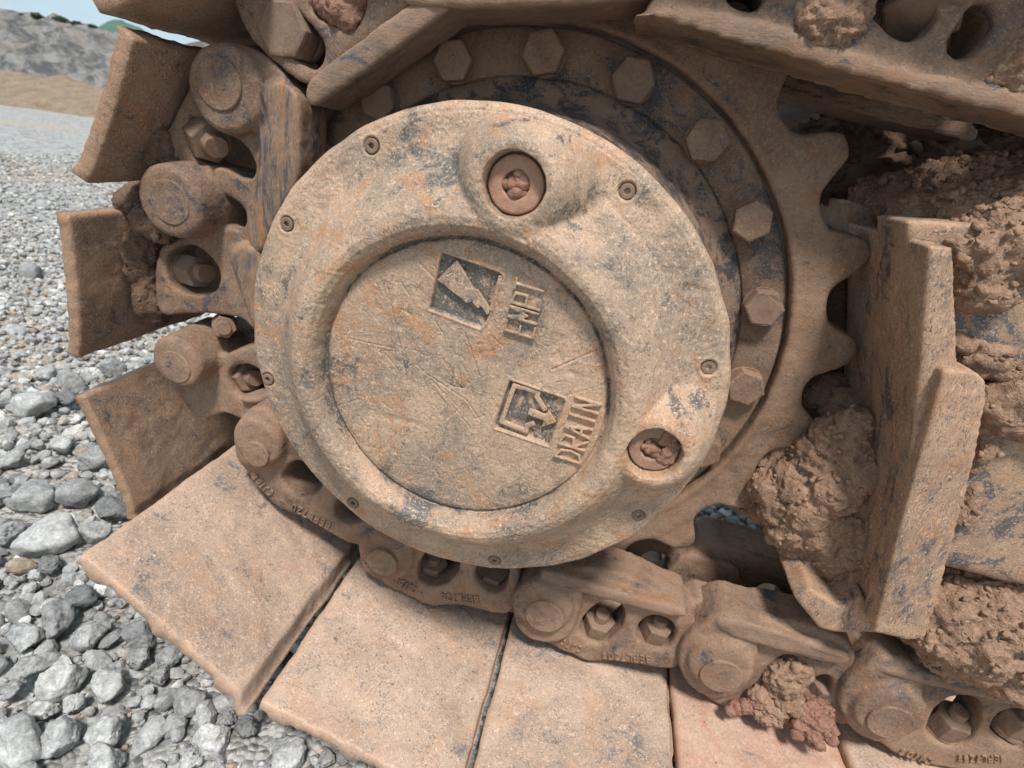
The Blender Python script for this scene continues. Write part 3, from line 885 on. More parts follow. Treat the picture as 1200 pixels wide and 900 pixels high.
def plug(c, ytop, lab, seed):
    c3 = (c[0], 0, c[1] + GZ)
    ms = [cone(c3, 0.0208, 0.0208, ytop + 0.0015, 0.0, 64), cone(c3, 0.0196, 0.0208, ytop, ytop + 0.002, 64)]
    me = join(ms)
    # socket rim ring
    bm = bmesh.new(); bm.from_mesh(me); bpy.data.meshes.remove(me)
    me = bm_mesh(bm, 'plug')
    sock = []
    for k in range(40):
        a = 2 * math.pi * k / 40
        sock.append((c[0] + 0.0098 * math.cos(a), c[1] + GZ + 0.0098 * math.sin(a)))
    ring = prism('plug', [(c[0] + 0.0205 * math.cos(2 * math.pi * k / 72), c[1] + GZ + 0.0205 * math.sin(2 * math.pi * k / 72)) for k in range(72)], ytop, ytop + 0.010, [sock], 0.0014)
    floor = cone(c3, 0.0185, 0.0185, ytop + 0.0062, ytop + 0.02, 48)
    bpy.data.meshes.remove(me)
    me = fuse([ring, floor], 'plug', 0.0009, 3, 0.0004)
    p = part('plug', me, M_plug, cover, lab)
    hexr = []
    ms = []
    rs = random.Random(seed)
    for k in range(22):
        a = rs.uniform(0, 6.28); q = rs.uniform(0, 0.0085)
        bm = bmesh.new(); bmesh.ops.create_icosphere(bm, subdivisions=2, radius=rs.uniform(0.002, 0.0042))
        bmesh.ops.translate(bm, verts=bm.verts, vec=(c[0] + q * math.cos(a), ytop + rs.uniform(0.0015, 0.0045), c[1] + GZ + q * math.sin(a)))
        ms.append(bm_mesh(bm, 'd'))
    me = fuse(ms, 'socket_dirt', 0.0006, 1, 0.0012, 0.3)
    part('socket_dirt', me, M_mudred, cover)
def smear():
    ms = []
    rs = random.Random(4)
    for k in range(16):
        a = rs.uniform(-1.2, 1.3); q = rs.uniform(0.010, 0.020); r = rs.uniform(0.003, 0.0055)
        bm = bmesh.new(); bmesh.ops.create_icosphere(bm, subdivisions=2, radius=r)
        bmesh.ops.scale(bm, vec=(1, 0.4, 1), verts=bm.verts)
        bmesh.ops.translate(bm, verts=bm.verts, vec=(PLUG2[0] + q * math.cos(a), -0.0372, PLUG2[1] + GZ + q * math.sin(a)))
        ms.append(bm_mesh(bm, 'd'))
    part('clay_smear', fuse(ms, 'clay_smear', 0.0006, 2, 0.0009, 0.4), M_mudred, cover)
smear()
plug(PLUG1, -0.0435, 'recessed round plug near the top of the cover, its socket packed with red clay', 1)
plug(PLUG2, -0.0370, 'recessed round plug at the lower right of the cover, half smeared with clay', 2)
for k, c in enumerate(SCREWS):
    yb = -float(cover_height(np.array([c[0] + 0.01, 0.05]), np.array([c[1], 0.05]))[0][0])
    hole = [(c[0] + 0.0024 * math.cos(a * math.pi / 3), c[1] + GZ + 0.0024 * math.sin(a * math.pi / 3)) for a in range(6)]
    rim = [(c[0] + 0.0058 * math.cos(a * math.pi / 14), c[1] + GZ + 0.0058 * math.sin(a * math.pi / 14)) for a in range(28)]
    me = prism('screw', rim, yb - 0.0002, yb + 0.006, [hole], 0.0008)
    smooth(me, False)
    part('screw', me, M_nut, cover)

# ---- hub, bolt ring, sprocket
def lathe(name, prof, seg=220, jag=0.0004):
    V, F = [], []
    n = len(prof)
    th = np.linspace(0, 2 * np.pi, seg, endpoint=False)
    for r, y in prof:
        V.append(np.stack([r * np.cos(th), np.full(seg, y), r * np.sin(th) + GZ], 1))
    V = np.concatenate(V)
    for i in range(n - 1):
        for j in range(seg):
            k = (j + 1) % seg
            F.append((i * seg + j, i * seg + k, (i + 1) * seg + k, (i + 1) * seg + j))
    me = bpy.data.meshes.new(name); me.from_pydata(V.tolist(), [], F); me.update(); smooth(me)
    displace(me, [(jag, 60, 3, 4, False)])
    return me
hub = part('hub', lathe('hub', [(0.10, 0.012), (0.205, 0.014), (0.209, 0.018), (0.210, 0.05), (0.214, 0.07), (0.218, 0.075), (0.222, 0.12), (0.232, 0.160), (0.246, 0.1765), (0.2565, 0.1785), (0.2585, 0.1825), (0.266, 0.1845), (0.266, 0.195), (0.10, 0.196)], 260), M_hub, drive)
part('bolt_ring', lathe('bolt_ring', [(0.2590, 0.190), (0.2600, 0.1815), (0.2620, 0.1795), (0.285, 0.1790), (0.302, 0.1795), (0.3045, 0.1810), (0.3060, 0.190), (0.3, 0.20), (0.262, 0.20), (0.2590, 0.190)], 260), M_ring, drive)

def sprocket():
    NT = 22.5
    step = 2 * math.pi / 22.5
    tips = [38.6, 22.5, 6.6, -11.0, -27.3, -43.8]
    # teeth at 16.1 degree spacing from the first seen one
    ang0 = math.radians(22.5); st = 2 * math.pi / 22
    out = []
    def rad_at(a):
        # phase within tooth
        ph = ((a - ang0) / st) % 1.0
        d = min(ph, 1 - ph)      # 0 at tip
        # tip flat, flank, round root
        kx = [0, .075, .125, .175, .225, .28, .34, .42, .5]
        kr = [.3840, .3830, .3795, .3715, .3610, .3520, .3465, .3438, .3430]
        return float(np.interp(d, kx, kr))
    n = 22 * 40
    for i in range(n):
        a = 2 * math.pi * i / n
        r = rad_at(a)
        out.append((r * math.cos(a), r * math.sin(a) + GZ))
    hole = [(0.3075 * math.cos(2 * math.pi * k / 160), 0.3075 * math.sin(2 * math.pi * k / 160) + GZ) for k in range(160)]
    me = prism('sprocket', out, 0.172, 0.232, [hole], 0.0)
    me = evald(me, [('REMESH', dict(mode='VOXEL', voxel_size=0.0037, use_smooth_shade=True)), ('SMOOTH', dict(factor=0.5, iterations=3))])
    me.name = 'sprocket'
    co = get_co(me)
    r = np.hypot(co[:, 0], co[:, 2] - GZ)
    # teeth are thinner than the web: chamfer toward the tips on both faces
    th_ = np.arctan2(co[:, 2] - GZ, co[:, 0])
    q = sstep(r, 0.338, 0.352)
    mid = 0.202
    co[:, 1] = mid + (co[:, 1] - mid) * (1 - 0.10 * q - 0.16 * sstep(r, 0.368, 0.384))
    # raised shoulder next to the bolt ring
    near = co[:, 1] < 0.19
    co[near, 1] -= (0.003 * sstep(-r, -0.318, -0.312))[near]
    set_co(me, co)
    displace(me, [(0.0009, 45, 3, 3, False), (0.0004, 200, 2, 5, False)])
    smooth(me)
    return part('sprocket', me, M_sprk, drive)
sprocket()

def hexbolt(c, r, y0, y1, rot, nm, mat, parent, axis=None, wash=True, dome=0.0, lab=None):
    """hexagon head, chamfered, with a washer face"""
    bm = bmesh.new()
    bmesh.ops.create_cone(bm, cap_ends=True, segments=6, radius1=r, radius2=r, depth=y1 - y0)
    for v in bm.verts: v.co = Matrix.Rotation(rot, 3, 'Z') @ v.co
    bmesh.ops.bevel(bm, geom=[e for e in bm.edges if abs(e.verts[0].co.z - e.verts[1].co.z) < 1e-6 and e.verts[0].co.z > 0], offset=r * 0.11, segments=2, profile=0.5, affect='EDGES')
    bmesh.ops.bevel(bm, geom=[e for e in bm.edges if abs(e.verts[0].co.z - e.verts[1].co.z) > (y1 - y0) * 0.5], offset=r * 0.05, segments=2, profile=0.5, affect='EDGES')
    if wash:
        bmesh.ops.create_cone(bm, cap_ends=True, segments=36, radius1=r * 1.02, radius2=r * 0.98, depth=(y1 - y0) * 0.16, matrix=Matrix.Translation((0, 0, -(y1 - y0) * 0.5)))
    if dome:
        bmesh.ops.create_cone(bm, cap_ends=True, segments=24, radius1=dome, radius2=dome * 0.92, depth=(y1 - y0) * 0.5, matrix=Matrix.Translation((0, 0, (y1 - y0) * 0.62)))
    a = Vector(axis) if axis is not None else Vector((0, -1, 0))
    q = a.to_track_quat('Z', 'Y').to_matrix().to_4x4()
    if axis is None: pos = Vector((c[0], (y0 + y1) / 2, c[1]))
    else: pos = Vector(c)
    bmesh.ops.transform(bm, matrix=Matrix.Translation(pos) @ q, verts=bm.verts)
    bmesh.ops.subdivide_edges(bm, edges=bm.edges, cuts=3, use_grid_fill=True)
    me = bm_mesh(bm, nm)
    displace(me, [(0.0007, 75, 2, 4, False), (0.0003, 260, 2, 8, False)])
    return part(nm, me, mat, parent, lab)
first = math.radians(-4.1)
for k in range(-1, 9):
    a = first + k * math.radians(19.09)
    hexbolt((0.2798 * math.cos(a), 0.2798 * math.sin(a) + GZ), 0.0212 * (1 + 0.03 * math.sin(k * 5.1)), 0.163, 0.179, 0.3 * math.sin(k * 2.3) + (0.0 if k == 5 else 0.4), 'hex_bolt', M_nut if k % 3 == 1 else M_sprk, drive)

# ================================================================== CRAWLER TRACK
track = thing('crawler_track', 'mud covered steel crawler track wrapped round the sprocket', 'crawler track', (0.1, 0.185, 0.02))
yb_of = {}
YB, YF = 0.112, 0.164        # near and far face of the visible link side bars

def link(outline, holes, bosses, rails, nuts=(), pin=None, foot=None, voxel=0.0027, mat=M_link, yb=YB, lab=None, text=None, block=None, tail=None, rail_mat=None, nut_scale=1.18):
    ms = [prism('l', P2(outline, yb), yb, YF, [P2(h, yb) for h in holes], 0.0035, 2)]
    for (x, y, r0, r1, y0, y1) in bosses:       # pixel centre of near face, radius near / far
        c = at(x, y, y0)
        ms.append(cone((c[0], 0, c[2]), r0, r1, y0, y1, 48))
        ms.append(cone((c[0], 0, c[2]), r0 * 0.86, r0, y0 - 0.004, y0, 48))
    for poly, y0, y1 in rails:
        ms.append(prism('r', P2(poly, y0), y0, y1, (), 0.004, 2))
    if block: ms.append(prism('b', P2(block, yb - 0.013), yb - 0.013, YF, (), 0.006, 2))
    if tail: ms.append(prism('q', P2(tail, 0.135), 0.135, 0.178, (), 0.004, 1))
    for m_ in (foot or ()): ms.append(m_)
    me = fuse(ms, 'track_link', voxel, 5, 0.0008)
    o = part('track_link', me, mat, track, lab)
    me.materials.append(rail_mat or M_railh)
    n_ = len(me.polygons)
    cc = np.empty(n_ * 3); me.polygons.foreach_get('center', cc); cc = cc.reshape(-1, 3)
    mi = np.zeros(n_, dtype=np.int32)
    for poly, y0, y1 in rails:
        sd_ = poly_sd(cc[:, 0], cc[:, 2], P2(poly, y0))
        mi[(sd_ < 0.003 + 0.003 * vnoise(cc, 120, 2)) & ((cc[:, 1] < yb + 0.002) | (sd_ > -0.003))] = 1
    me.polygons.foreach_set('material_index', mi)
    if pin:
        x, y, r, y0 = pin
        c = at(x, y, y0)
        # flat pin end with a shallow ring groove round it
        a = [(c[0] + r * math.cos(2 * math.pi * k / 48), c[2] + r * math.sin(2 * math.pi * k / 48)) for k in range(48)]
        pm = prism('track_pin', a, y0 - 0.0022, y0 + 0.03, (), 0.0012)
        displace(pm, [(0.0004, 90, 2, 5, False)])
        part('track_pin', pm, mat, o)
    for nx in nuts:
        x, y, Y, r, axis, dome = nx; Y = Y - 0.008 if Y > 0.1415 else Y
        r *= nut_scale; hexbolt(at(x, y - 7, Y), r, 0, r * 1.5, 0.3, 'shoe_nut', M_nut, o, axis=axis, wash=True, dome=dome)
    yb_of[o.name] = yb
    if text: lettering(o, text)
    return o, me

def lettering(link_obj, runs):
    for word, a, b, hpx in runs:            # a -> b : baseline in the photo, read from a to b
        YB = yb_of.get(link_obj.name, 0.112); A = at(*a, YB); Bp = at(*b, YB)
        A2, B2 = A[[0, 2]], Bp[[0, 2]]
        d = B2 - A2; L_ = np.hypot(*d); d /= L_
        n = np.array([-d[1], d[0]])
        cell = L_ / len(word); s = cell * 0.62
        for i, ch in enumerate(word):
            o2 = A2 + d * cell * i
            ms = []
            for pth in GLYPH[ch]:
                pts = [o2 + d * p[0] * s + n * p[1] * hpx * 0.72 for p in pth]
                for p, q in zip(pts[:-1], pts[1:]):
                    v = q - p; l = np.hypot(*v); v /= l; w = np.array([-v[1], v[0]]) * 0.0010; e = v * 0.0006
                    ms.append(prism('t', [tuple(p - e - w), tuple(q + e - w), tuple(q + e + w), tuple(p - e + w)], YB - 0.0030, YB + 0.004))
            me = join(ms, 'letter')
            me = evald(me, [('REMESH', dict(mode='VOXEL', voxel_size=0.0008, use_smooth_shade=True)), ('SMOOTH', dict(factor=0.5, iterations=1))])
            smooth(me)
            part('letter', me, M_link, link_obj)

def up(x, y):      # inward direction (towards the axle) at a pixel, tilted for the bolts
    p = at(x, y, 0.13); v = Vector((-p[0], 0, GZ - p[2])); return tuple(v.normalized())

# --- lower run, left to right
L8, me8 = link([(1037, 768), (1000, 800), (1000, 850), (1033, 872), (1047, 884), (1070, 891), (1097, 900), (1140, 905), (1240, 925), (1260, 860), (1250, 800), (1130, 775)],
     [[(1100, 825), (1087, 847), (1085, 860), (1100, 874), (1125, 877), (1145, 862), (1154, 835), (1148, 820), (1125, 815)],
      [(1172, 835), (1163, 850), (1161, 862), (1174, 874), (1200, 880), (1214, 858), (1206, 836), (1190, 830)]],
     [(1043, 836, 0.0400, 0.0490, 0.091, 0.160)],
     [([(1032, 782), (1100, 793), (1190, 812), (1260, 832), (1262, 850), (1200, 831), (1100, 808), (1036, 792)], 0.095, 0.165)],
     [(1110, 852, 0.142, 0.0185, (0.05, -0.2, 1), 0.010), (1192, 850, 0.142, 0.0185, (0.05, -0.2, 1), 0.010)], (1043, 846, 0.0255, 0.086), block=[(1040, 765), (1010, 783), (984, 807), (984, 838), (1002, 862), (1034, 876), (1066, 868), (1086, 835), (1084, 785)],
     text=[('CJTD8', (1093, 888), (1054, 875), 0.0115), ('BEPL7208', (1176, 884), (1119, 884), 0.0115)])
L7, me7 = link([(847, 720), (800, 760), (805, 800), (840, 828), (870, 836), (905, 850), (960, 856), (985, 850), (992, 805), (1008, 768), (985, 745), (912, 722)],
     [[(912, 771), (893, 793), (897, 812), (915, 826), (940, 815), (951, 790), (942, 774), (925, 768)],
      [(955, 795), (946, 806), (951, 822), (970, 824), (978, 800), (970, 790)]],
     [(845, 781, 0.0395, 0.0490, 0.091, 0.160)],
     [([(838, 722), (900, 737), (960, 757), (1000, 770), (994, 783), (960, 776), (900, 760), (842, 742)], 0.095, 0.165)],
     [(963, 812, 0.142, 0.0185, (0.05, -0.2, 1), 0.0)], (845, 792, 0.0255, 0.086), block=[(850, 716), (818, 736), (795, 757), (795, 788), (812, 812), (842, 824), (872, 814), (890, 780), (888, 735)], tail=[(960, 770), (995, 742), (1040, 752), (1068, 768), (1066, 795), (1022, 852), (968, 850)])
L6, me6 = link([(640, 668), (604, 690), (602, 725), (625, 752), (644, 755), (657, 763), (679, 772), (692, 777), (719, 775), (745, 779), (777, 785), (798, 784), (808, 745), (822, 722), (720, 664)],
     [[(695, 712), (681, 728), (679, 744), (695, 757), (713, 753), (731, 735), (733, 716), (722, 705), (705, 705)],
      [(751, 728), (744, 744), (751, 755), (772, 764), (788, 757), (794, 739), (785, 726), (764, 721)]],
     [(635, 711, 0.0395, 0.0490, 0.091, 0.160)],
     [([(632, 668), (668, 676), (730, 697), (809, 716), (801, 728), (742, 713), (660, 690), (634, 681)], 0.095, 0.165)],
     [(701, 738, 0.142, 0.0175, (0.05, -0.25, 1), 0.010), (769, 743, 0.142, 0.0175, (0.05, -0.25, 1), 0.010)], (638, 722, 0.0250, 0.086), block=[(645, 668), (612, 684), (599, 703), (601, 732), (616, 750), (642, 757), (668, 751), (682, 715), (684, 680)], tail=[(780, 730), (810, 700), (847, 712), (881, 722), (884, 745), (830, 792), (785, 782)],
     text=[('CJTD8', (683, 757), (650, 743), 0.0115), ('BEPL7208', (762, 768), (703, 763), 0.0115)])
L5, me5 = link([(440, 605), (418, 640), (428, 672), (447, 683), (460, 692), (480, 700), (496, 710), (512, 712), (536, 710), (556, 713), (576, 720), (602, 722), (610, 670), (590, 640), (480, 600)],
     [[(498, 647), (488, 664), (488, 680), (504, 689), (522, 687), (537, 672), (539, 656), (528, 650), (510, 645)],
      [(562, 660), (553, 674), (560, 688), (574, 697), (590, 696), (597, 676), (596, 662), (578, 656)]],
     [(446, 646, 0.0320, 0.0420, 0.082, 0.160)],
     [([(470, 600), (540, 640), (600, 650), (640, 655), (640, 640), (540, 615)], 0.09, 0.165)],
     [(508, 670, 0.142, 0.0170, (0.08, -0.3, 1), 0.010), (578, 682, 0.142, 0.0180, (0.05, -0.25, 1), 0.0)], (448, 659, 0.0205, 0.074), yb=0.098, block=[(440, 610), (422, 628), (418, 658), (430, 676), (450, 684), (474, 680), (487, 652), (475, 618)], tail=[(575, 640), (640, 660), (645, 722), (580, 718)],
     text=[('CJTD8', (490, 688), (463, 674), 0.0115), ('BEPL720', (560, 698), (515, 694), 0.0115)])
L4, me4 = link([(305, 474), (272, 500), (274, 540), (291, 552), (293, 563), (308, 579), (323, 594), (333, 599), (360, 609), (378, 621), (401, 635), (425, 642), (450, 640), (430, 590), (360, 500)],
     [[(338, 543), (329, 555), (330, 565), (340, 578), (352, 584), (367, 581), (379, 570), (368, 553), (353, 540)],
      [(393, 583), (388, 603), (403, 617), (427, 612), (430, 600), (410, 585)]],
     [(302, 517, 0.0330, 0.0430, 0.074, 0.160)],
     [([(345, 470), (400, 540), (450, 600), (440, 610), (390, 560), (335, 490)], 0.10, 0.165)],
     [(344, 562, 0.140, 0.0175, (0.6, -0.3, 0.8), 0.010), (412, 602, 0.142, 0.018, (0.5, -0.3, 0.8), 0.0)], (300, 532, 0.0175, 0.068), yb=0.088, block=[(303, 474), (282, 485), (271, 508), (273, 535), (290, 551), (315, 552), (332, 530), (330, 495)],
     text=[('CJTD8', (322, 576), (300, 553), 0.0115), ('BEPL720', (388, 612), (342, 588), 0.0115)])
L3, me3 = link([(217, 395), (255, 420), (280, 409), (310, 402), (340, 420), (345, 480), (320, 500), (290, 494), (278, 490), (263, 483), (240, 492), (225, 489), (200, 450)],
     [[(267, 434), (266, 446), (273, 460), (282, 468), (297, 467), (310, 460), (308, 440), (297, 428), (275, 428)]],
     [(207, 424, 0.0330, 0.0370, 0.080, 0.155)],
     [([(280, 466), (297, 467), (316, 458), (322, 466), (300, 476), (280, 474)], 0.103, 0.14)],
     [(287, 448, 0.140, 0.0180, (0.9, -0.4, 0.25), 0.011)], (206, 430, 0.0205, 0.077), nut_scale=1.15)
L2o, me2 = link([(180, 290), (205, 282), (225, 274), (253, 267), (273, 265), (300, 285), (330, 320), (325, 400), (305, 396), (292, 383), (283, 374), (267, 371), (247, 368), (217, 368), (180, 372)],
     [[(215, 287), (230, 288), (243, 298), (253, 312), (258, 327), (252, 343), (233, 347), (211, 343), (196, 333), (193, 303), (200, 292)]],
     [(200, 236, 0.0385, 0.0460, 0.080, 0.155)],
     [([(262, 292), (290, 284), (304, 302), (316, 335), (310, 400), (296, 385), (283, 352), (272, 320)], 0.100, 0.16)],
     [(228, 324, 0.134, 0.0190, (0.95, -0.35, 0.1), 0.012), (263, 389, 0.120, 0.0135, (0.55, -0.75, 0.15), 0.0085)], (200, 237, 0.0235, 0.077), nut_scale=1.08, rail_mat=M_rail)
L1o, me1 = link([(212, 120), (228, 85), (240, 60), (265, 47), (300, 57), (325, 77), (346, 108), (354, 150), (354, 200), (335, 240), (318, 272), (304, 298), (290, 288), (260, 280), (215, 255), (185, 225), (185, 170)],
     [[(219, 136), (238, 138), (257, 149), (277, 162), (292, 176), (300, 196), (294, 212), (281, 207), (262, 197), (239, 194), (223, 182), (216, 160)],
      [(250, 224), (276, 235), (287, 248), (289, 266), (276, 272), (254, 268), (238, 255)]],
     [(264, 105, 0.0410, 0.0480, 0.098, 0.160)],
     [([(318, 92), (342, 100), (352, 118), (351, 160), (350, 212), (332, 240), (317, 270), (306, 298), (296, 297), (288, 280), (292, 242), (300, 212), (303, 172), (300, 153), (307, 127), (312, 104)], 0.104, 0.16)],
     [(243, 168, 0.125, 0.0225, (0.80, -0.55, -0.25), 0.0125), (270, 258, 0.150, 0.016, (0.8, -0.5, 0.1), 0.0)], (257, 98, 0.0245, 0.094), nut_scale=1.02, rail_mat=M_rail)
# --- upper run
T1, mt1 = link([(280, -60), (268, -10), (283, 30), (300, 55), (330, 80), (353, 100), (372, 96), (400, 66), (440, 38), (480, 5), (560, -60), (440, -110)],
     [[(357, 22), (368, 33), (379, 50), (379, 68), (371, 82), (357, 80), (340, 64), (318, 52), (311, 30), (323, 12), (343, 8)],
      [(358, -10), (366, 15), (377, 24), (388, 27), (404, 38), (417, 33), (427, 14), (430, -10), (395, -25)]],
     [],
     [([(356, 95), (392, 68), (450, 24), (500, -12), (560, -55), (600, -40), (535, 4), (450, 68), (385, 113), (363, 127), (355, 115)], 0.095, 0.16)],
     [])
hexbolt(tuple(at(336, 36, 0.118)[[0, 2]]), 0.0270, 0.108, 0.140, 0.55, 'shoe_bolt', M_nut, T1)
T2, mt2 = link([(470, -60), (480, -8), (520, -4), (560, 0), (750, -12), (800, -50), (700, -90)], [], [],
     [([(466, 8), (480, -20), (560, -60), (800, -70), (812, -30), (795, -14), (751, -1), (648, 7), (534, 10)], 0.092, 0.165)], [])
T3, mt3 = link([(742, 22), (790, -30), (1000, -120), (1290, -60), (1290, 165), (1200, 132), (1065, 94), (925, 58), (840, 36)],
     [[(845, -12), (855, 3), (866, 10), (882, 13), (895, 6), (902, -10), (880, -25)],
      [(1020, 14), (1033, 27), (1043, 41), (1064, 50), (1088, 42), (1104, 15), (1095, -20), (1050, -25), (1025, -10)],
      [(1110, 54), (1122, 30), (1134, 10), (1150, 1), (1165, 7), (1169, 23), (1156, 53), (1138, 69), (1116, 68)]],
     [],
     [([(741, 25), (765, 14), (808, 11), (885, 26), (975, 56), (1056, 86), (1200, 113), (1290, 130), (1290, 156), (1264, 150), (1110, 113), (951, 71), (854, 44), (742, 8)], 0.090, 0.165)],
     [(1086, 4, 0.125, 0.0260, (-0.1, -0.5, -0.8), 0.0)], yb=0.096)

def copy_link(o, dx, dy, dz, mirror=False):
    c = o.copy()
    COL.objects.link(c); c.parent = track
    me = o.data
    if mirror:
        me = o.data.copy(); co = get_co(me); co[:, 1] = 0.402 - co[:, 1]; set_co(me, co); me.flip_normals(); c.data = me
    c.location = o.location + Vector((dx, dy, dz))
    c['label'] = 'link on the inner side of the chain, in shadow' if mirror else 'link further along the chain'
    return c
for o in (L5, L6, L7, L8):
    copy_link(o, 0, 0, 0, True)
for o in (T3, T2, T1):
    copy_link(o, 0, 0.02, 0.0, True)

# bushings across the chain at every joint
for x, y in [(264, 105), (200, 236), (207, 424), (302, 517), (446, 646), (635, 711), (845, 781), (1043, 836), (700, -60), (975, 5)]:
    c = at(x, y, 0.10)
    b = cone((c[0], 0, c[2]), 0.024, 0.024, 0.15, 0.26, 32)
    smooth(b); part('bushing', b, M_link, track)

# --- shoes
def shoe(A, B, yn, yf, mat, seed, lip=0.016, lip_w=0.13, thick=0.016, grouser=0.009, bow=0.003, lab=None):
    """A, B: ends of the inner face in (x, z); the plate runs from yn (near) to yf (far)"""
    A = np.array(A); B = np.array(B); d = B - A; Ln = np.hypot(*d); d /= Ln
    n = np.array([-d[1], d[0]])
    if n @ (np.array([0, GZ]) - A) < 0: n = -n       # inward
    ts = np.concatenate([np.linspace(0, 1 - lip_w, 46), np.linspace(1 - lip_w, 1, 9)[1:]])
    inn = []
    for t in ts:
        h = bow * math.sin(math.pi * min(1, t / (1 - lip_w)))
        if t < 0.03: h -= 0.0015 * (1 - t / 0.03) ** 2
        if t > 1 - lip_w:
            u = (t - 1 + lip_w) / lip_w
            h -= lip * math.sin(u * math.pi / 2) ** 1.3
        inn.append((t, h))
    out = []
    for t in np.linspace(1, 0, 46):
        h = np.interp(t, [p[0] for p in inn], [p[1] for p in inn]) - thick
        g = 0
        for gc in (0.10, 0.46, 0.84):
            g = max(g, np.clip((0.055 - abs(t - gc)) / 0.03, 0, 1)) * (0.0 if yn > 0 else 1.0)
        h -= grouser * g
        out.append((t, h))
    prof = inn + out
    m = len(prof)
    ys = np.concatenate([[yn, yn + 0.0015, yn + 0.004], np.linspace(yn + 0.009, yn + (yf - yn) * 0.5, 64 if yn < 0 else 40), np.linspace(yn + (yf - yn) * 0.5, yf, 22)[1:]])
    V = []
    cen = np.array([sum(p[0] for p in prof) / m, sum(p[1] for p in prof) / m])
    for i, y in enumerate(ys):
        k = {0: 0.0020, 1: 0.0005}.get(i, 0.0)
        for j, (t, h) in enumerate(prof):
            hh = h - k if j < len(inn) else h + k
            tt = min(max(t, k / Ln), 1 - k / Ln)
            q = A + d * tt * Ln + n * hh
            V.append((q[0], y, q[1]))
    V = np.array(V); ny = len(ys)
    F = []
    for i in range(ny - 1):
        for j in range(m):
            k = (j + 1) % m
            F.append((i * m + j, i * m + k, (i + 1) * m + k, (i + 1) * m + j))
    ni = len(inn)
    for base, rev in ((0, False), ((ny - 1) * m, True)):
        # end caps: strip between inner line and outer line
        tin = [p[0] for p in inn]; 
        js = list(range(ni)); ko = [base + ni + int(round((1 - t) * 45)) for t in tin]
        for a in range(ni - 1):
            q = [base + a, base + a + 1, ko[a + 1], ko[a]]
            mids = list(range(ko[a + 1], ko[a] + 1))
            q = [base + a, base + a + 1] + mids
            if len(set(q)) >= 3: F.append(tuple(q if not rev else q[::-1]))
    me = bpy.data.meshes.new('track_shoe'); me.from_pydata(V.tolist(), [], F); me.update(); me.validate()
    bm = bmesh.new(); bm.from_mesh(me); bmesh.ops.recalc_face_normals(bm, faces=bm.faces); bm.to_mesh(me); bm.free()
    smooth(me)
    co = get_co(me); no = get_no(me)
    dd = 0.0011 * sstep(vnoise(co, 24, seed + 40) + 0.3 * vnoise(co, 80, seed), .22, .34) - 0.0012 * sstep(vnoise(co, 31, seed + 60) + 0.3 * vnoise(co, 90, seed + 1), .40, .5) + 0.0016 * fbm(co, 14, 3, seed) + 0.0006 * fbm(co, 70, 3, seed + 3)
    end = np.exp(-((co[:, 1] - yn) / 0.006) ** 2)
    dd *= 1 - 0.80 * np.exp(-((co[:, 1] - yn) / 0.02) ** 2)
    co2 = co + no * dd[:, None]
    co2[:, 1] += end * 0.0012 * fbm(co * [1, 0, 1], 130, 3, seed + 8, 0.6)
    set_co(me, co2)
    return part('track_shoe', me, mat, track, lab)
def s2(x, y, Y): return tuple(at(x, y, Y)[[0, 2]])
YN = -0.10
S5 = shoe(s2(95, 650, YN), s2(300, 829, YN), YN, 0.48, M_shoe, 1, lip=0.020, lip_w=0.10)
S6 = shoe(s2(305, 822, YN), zz(.0675, -.447), YN, 0.48, M_shoe, 2, lip=0.010, lip_w=0.03)
S7 = shoe(zz(.0705, -.443), zz(.304, -.456), YN, 0.48, M_shoe, 3, lip=0.010, lip_w=0.03)
S8 = shoe(zz(.3062, -.454), zz(.530, -.464), YN, 0.48, M_shoe3, 4, lip=0.010, lip_w=0.04, lab='track plate smeared with red clay under the mud packed link')
S9 = shoe(zz(.5325, -.461), zz(.752, -.465), YN, 0.48, M_shoe, 5, lip=0.010, lip_w=0.04)
S10 = shoe(zz(.758, -.462), zz(.97, -.465), YN, 0.48, M_shoe, 6, lip=0.010, lip_w=0.04)
YS = 0.045
S4 = shoe(s2(98, 464, YS), s2(164, 610, YS), YS, 0.48, M_shoe2, 7, lip=0.006, lip_w=0.12)
S3 = shoe(s2(80, 253, YS), s2(95, 421, YS), YS, 0.48, M_shoe2, 8, lip=0.004, lip_w=0.10)
S2 = shoe(s2(157, 45, YS), s2(103, 217, YS), YS, 0.48, M_shoe2, 9, lip=0.003, lip_w=0.08, thick=0.018)
S1 = shoe(s2(270, -75, YS), s2(116, 20, YS), YS, 0.48, M_shoe2, 10, lip=0.004, lip_w=0.08, thick=0.018)
for k, (a_, b_) in enumerate([((-.168, .398), (.020, .415)), ((.030, .416), (.222, .402)), ((.232, .401), (.424, .378)), ((.434, .376), (.625, .352))]):
    shoe(zz(*a_), zz(*b_), YS, 0.48, M_shoe2, 12 + k, lip=0.006, lip_w=0.06)

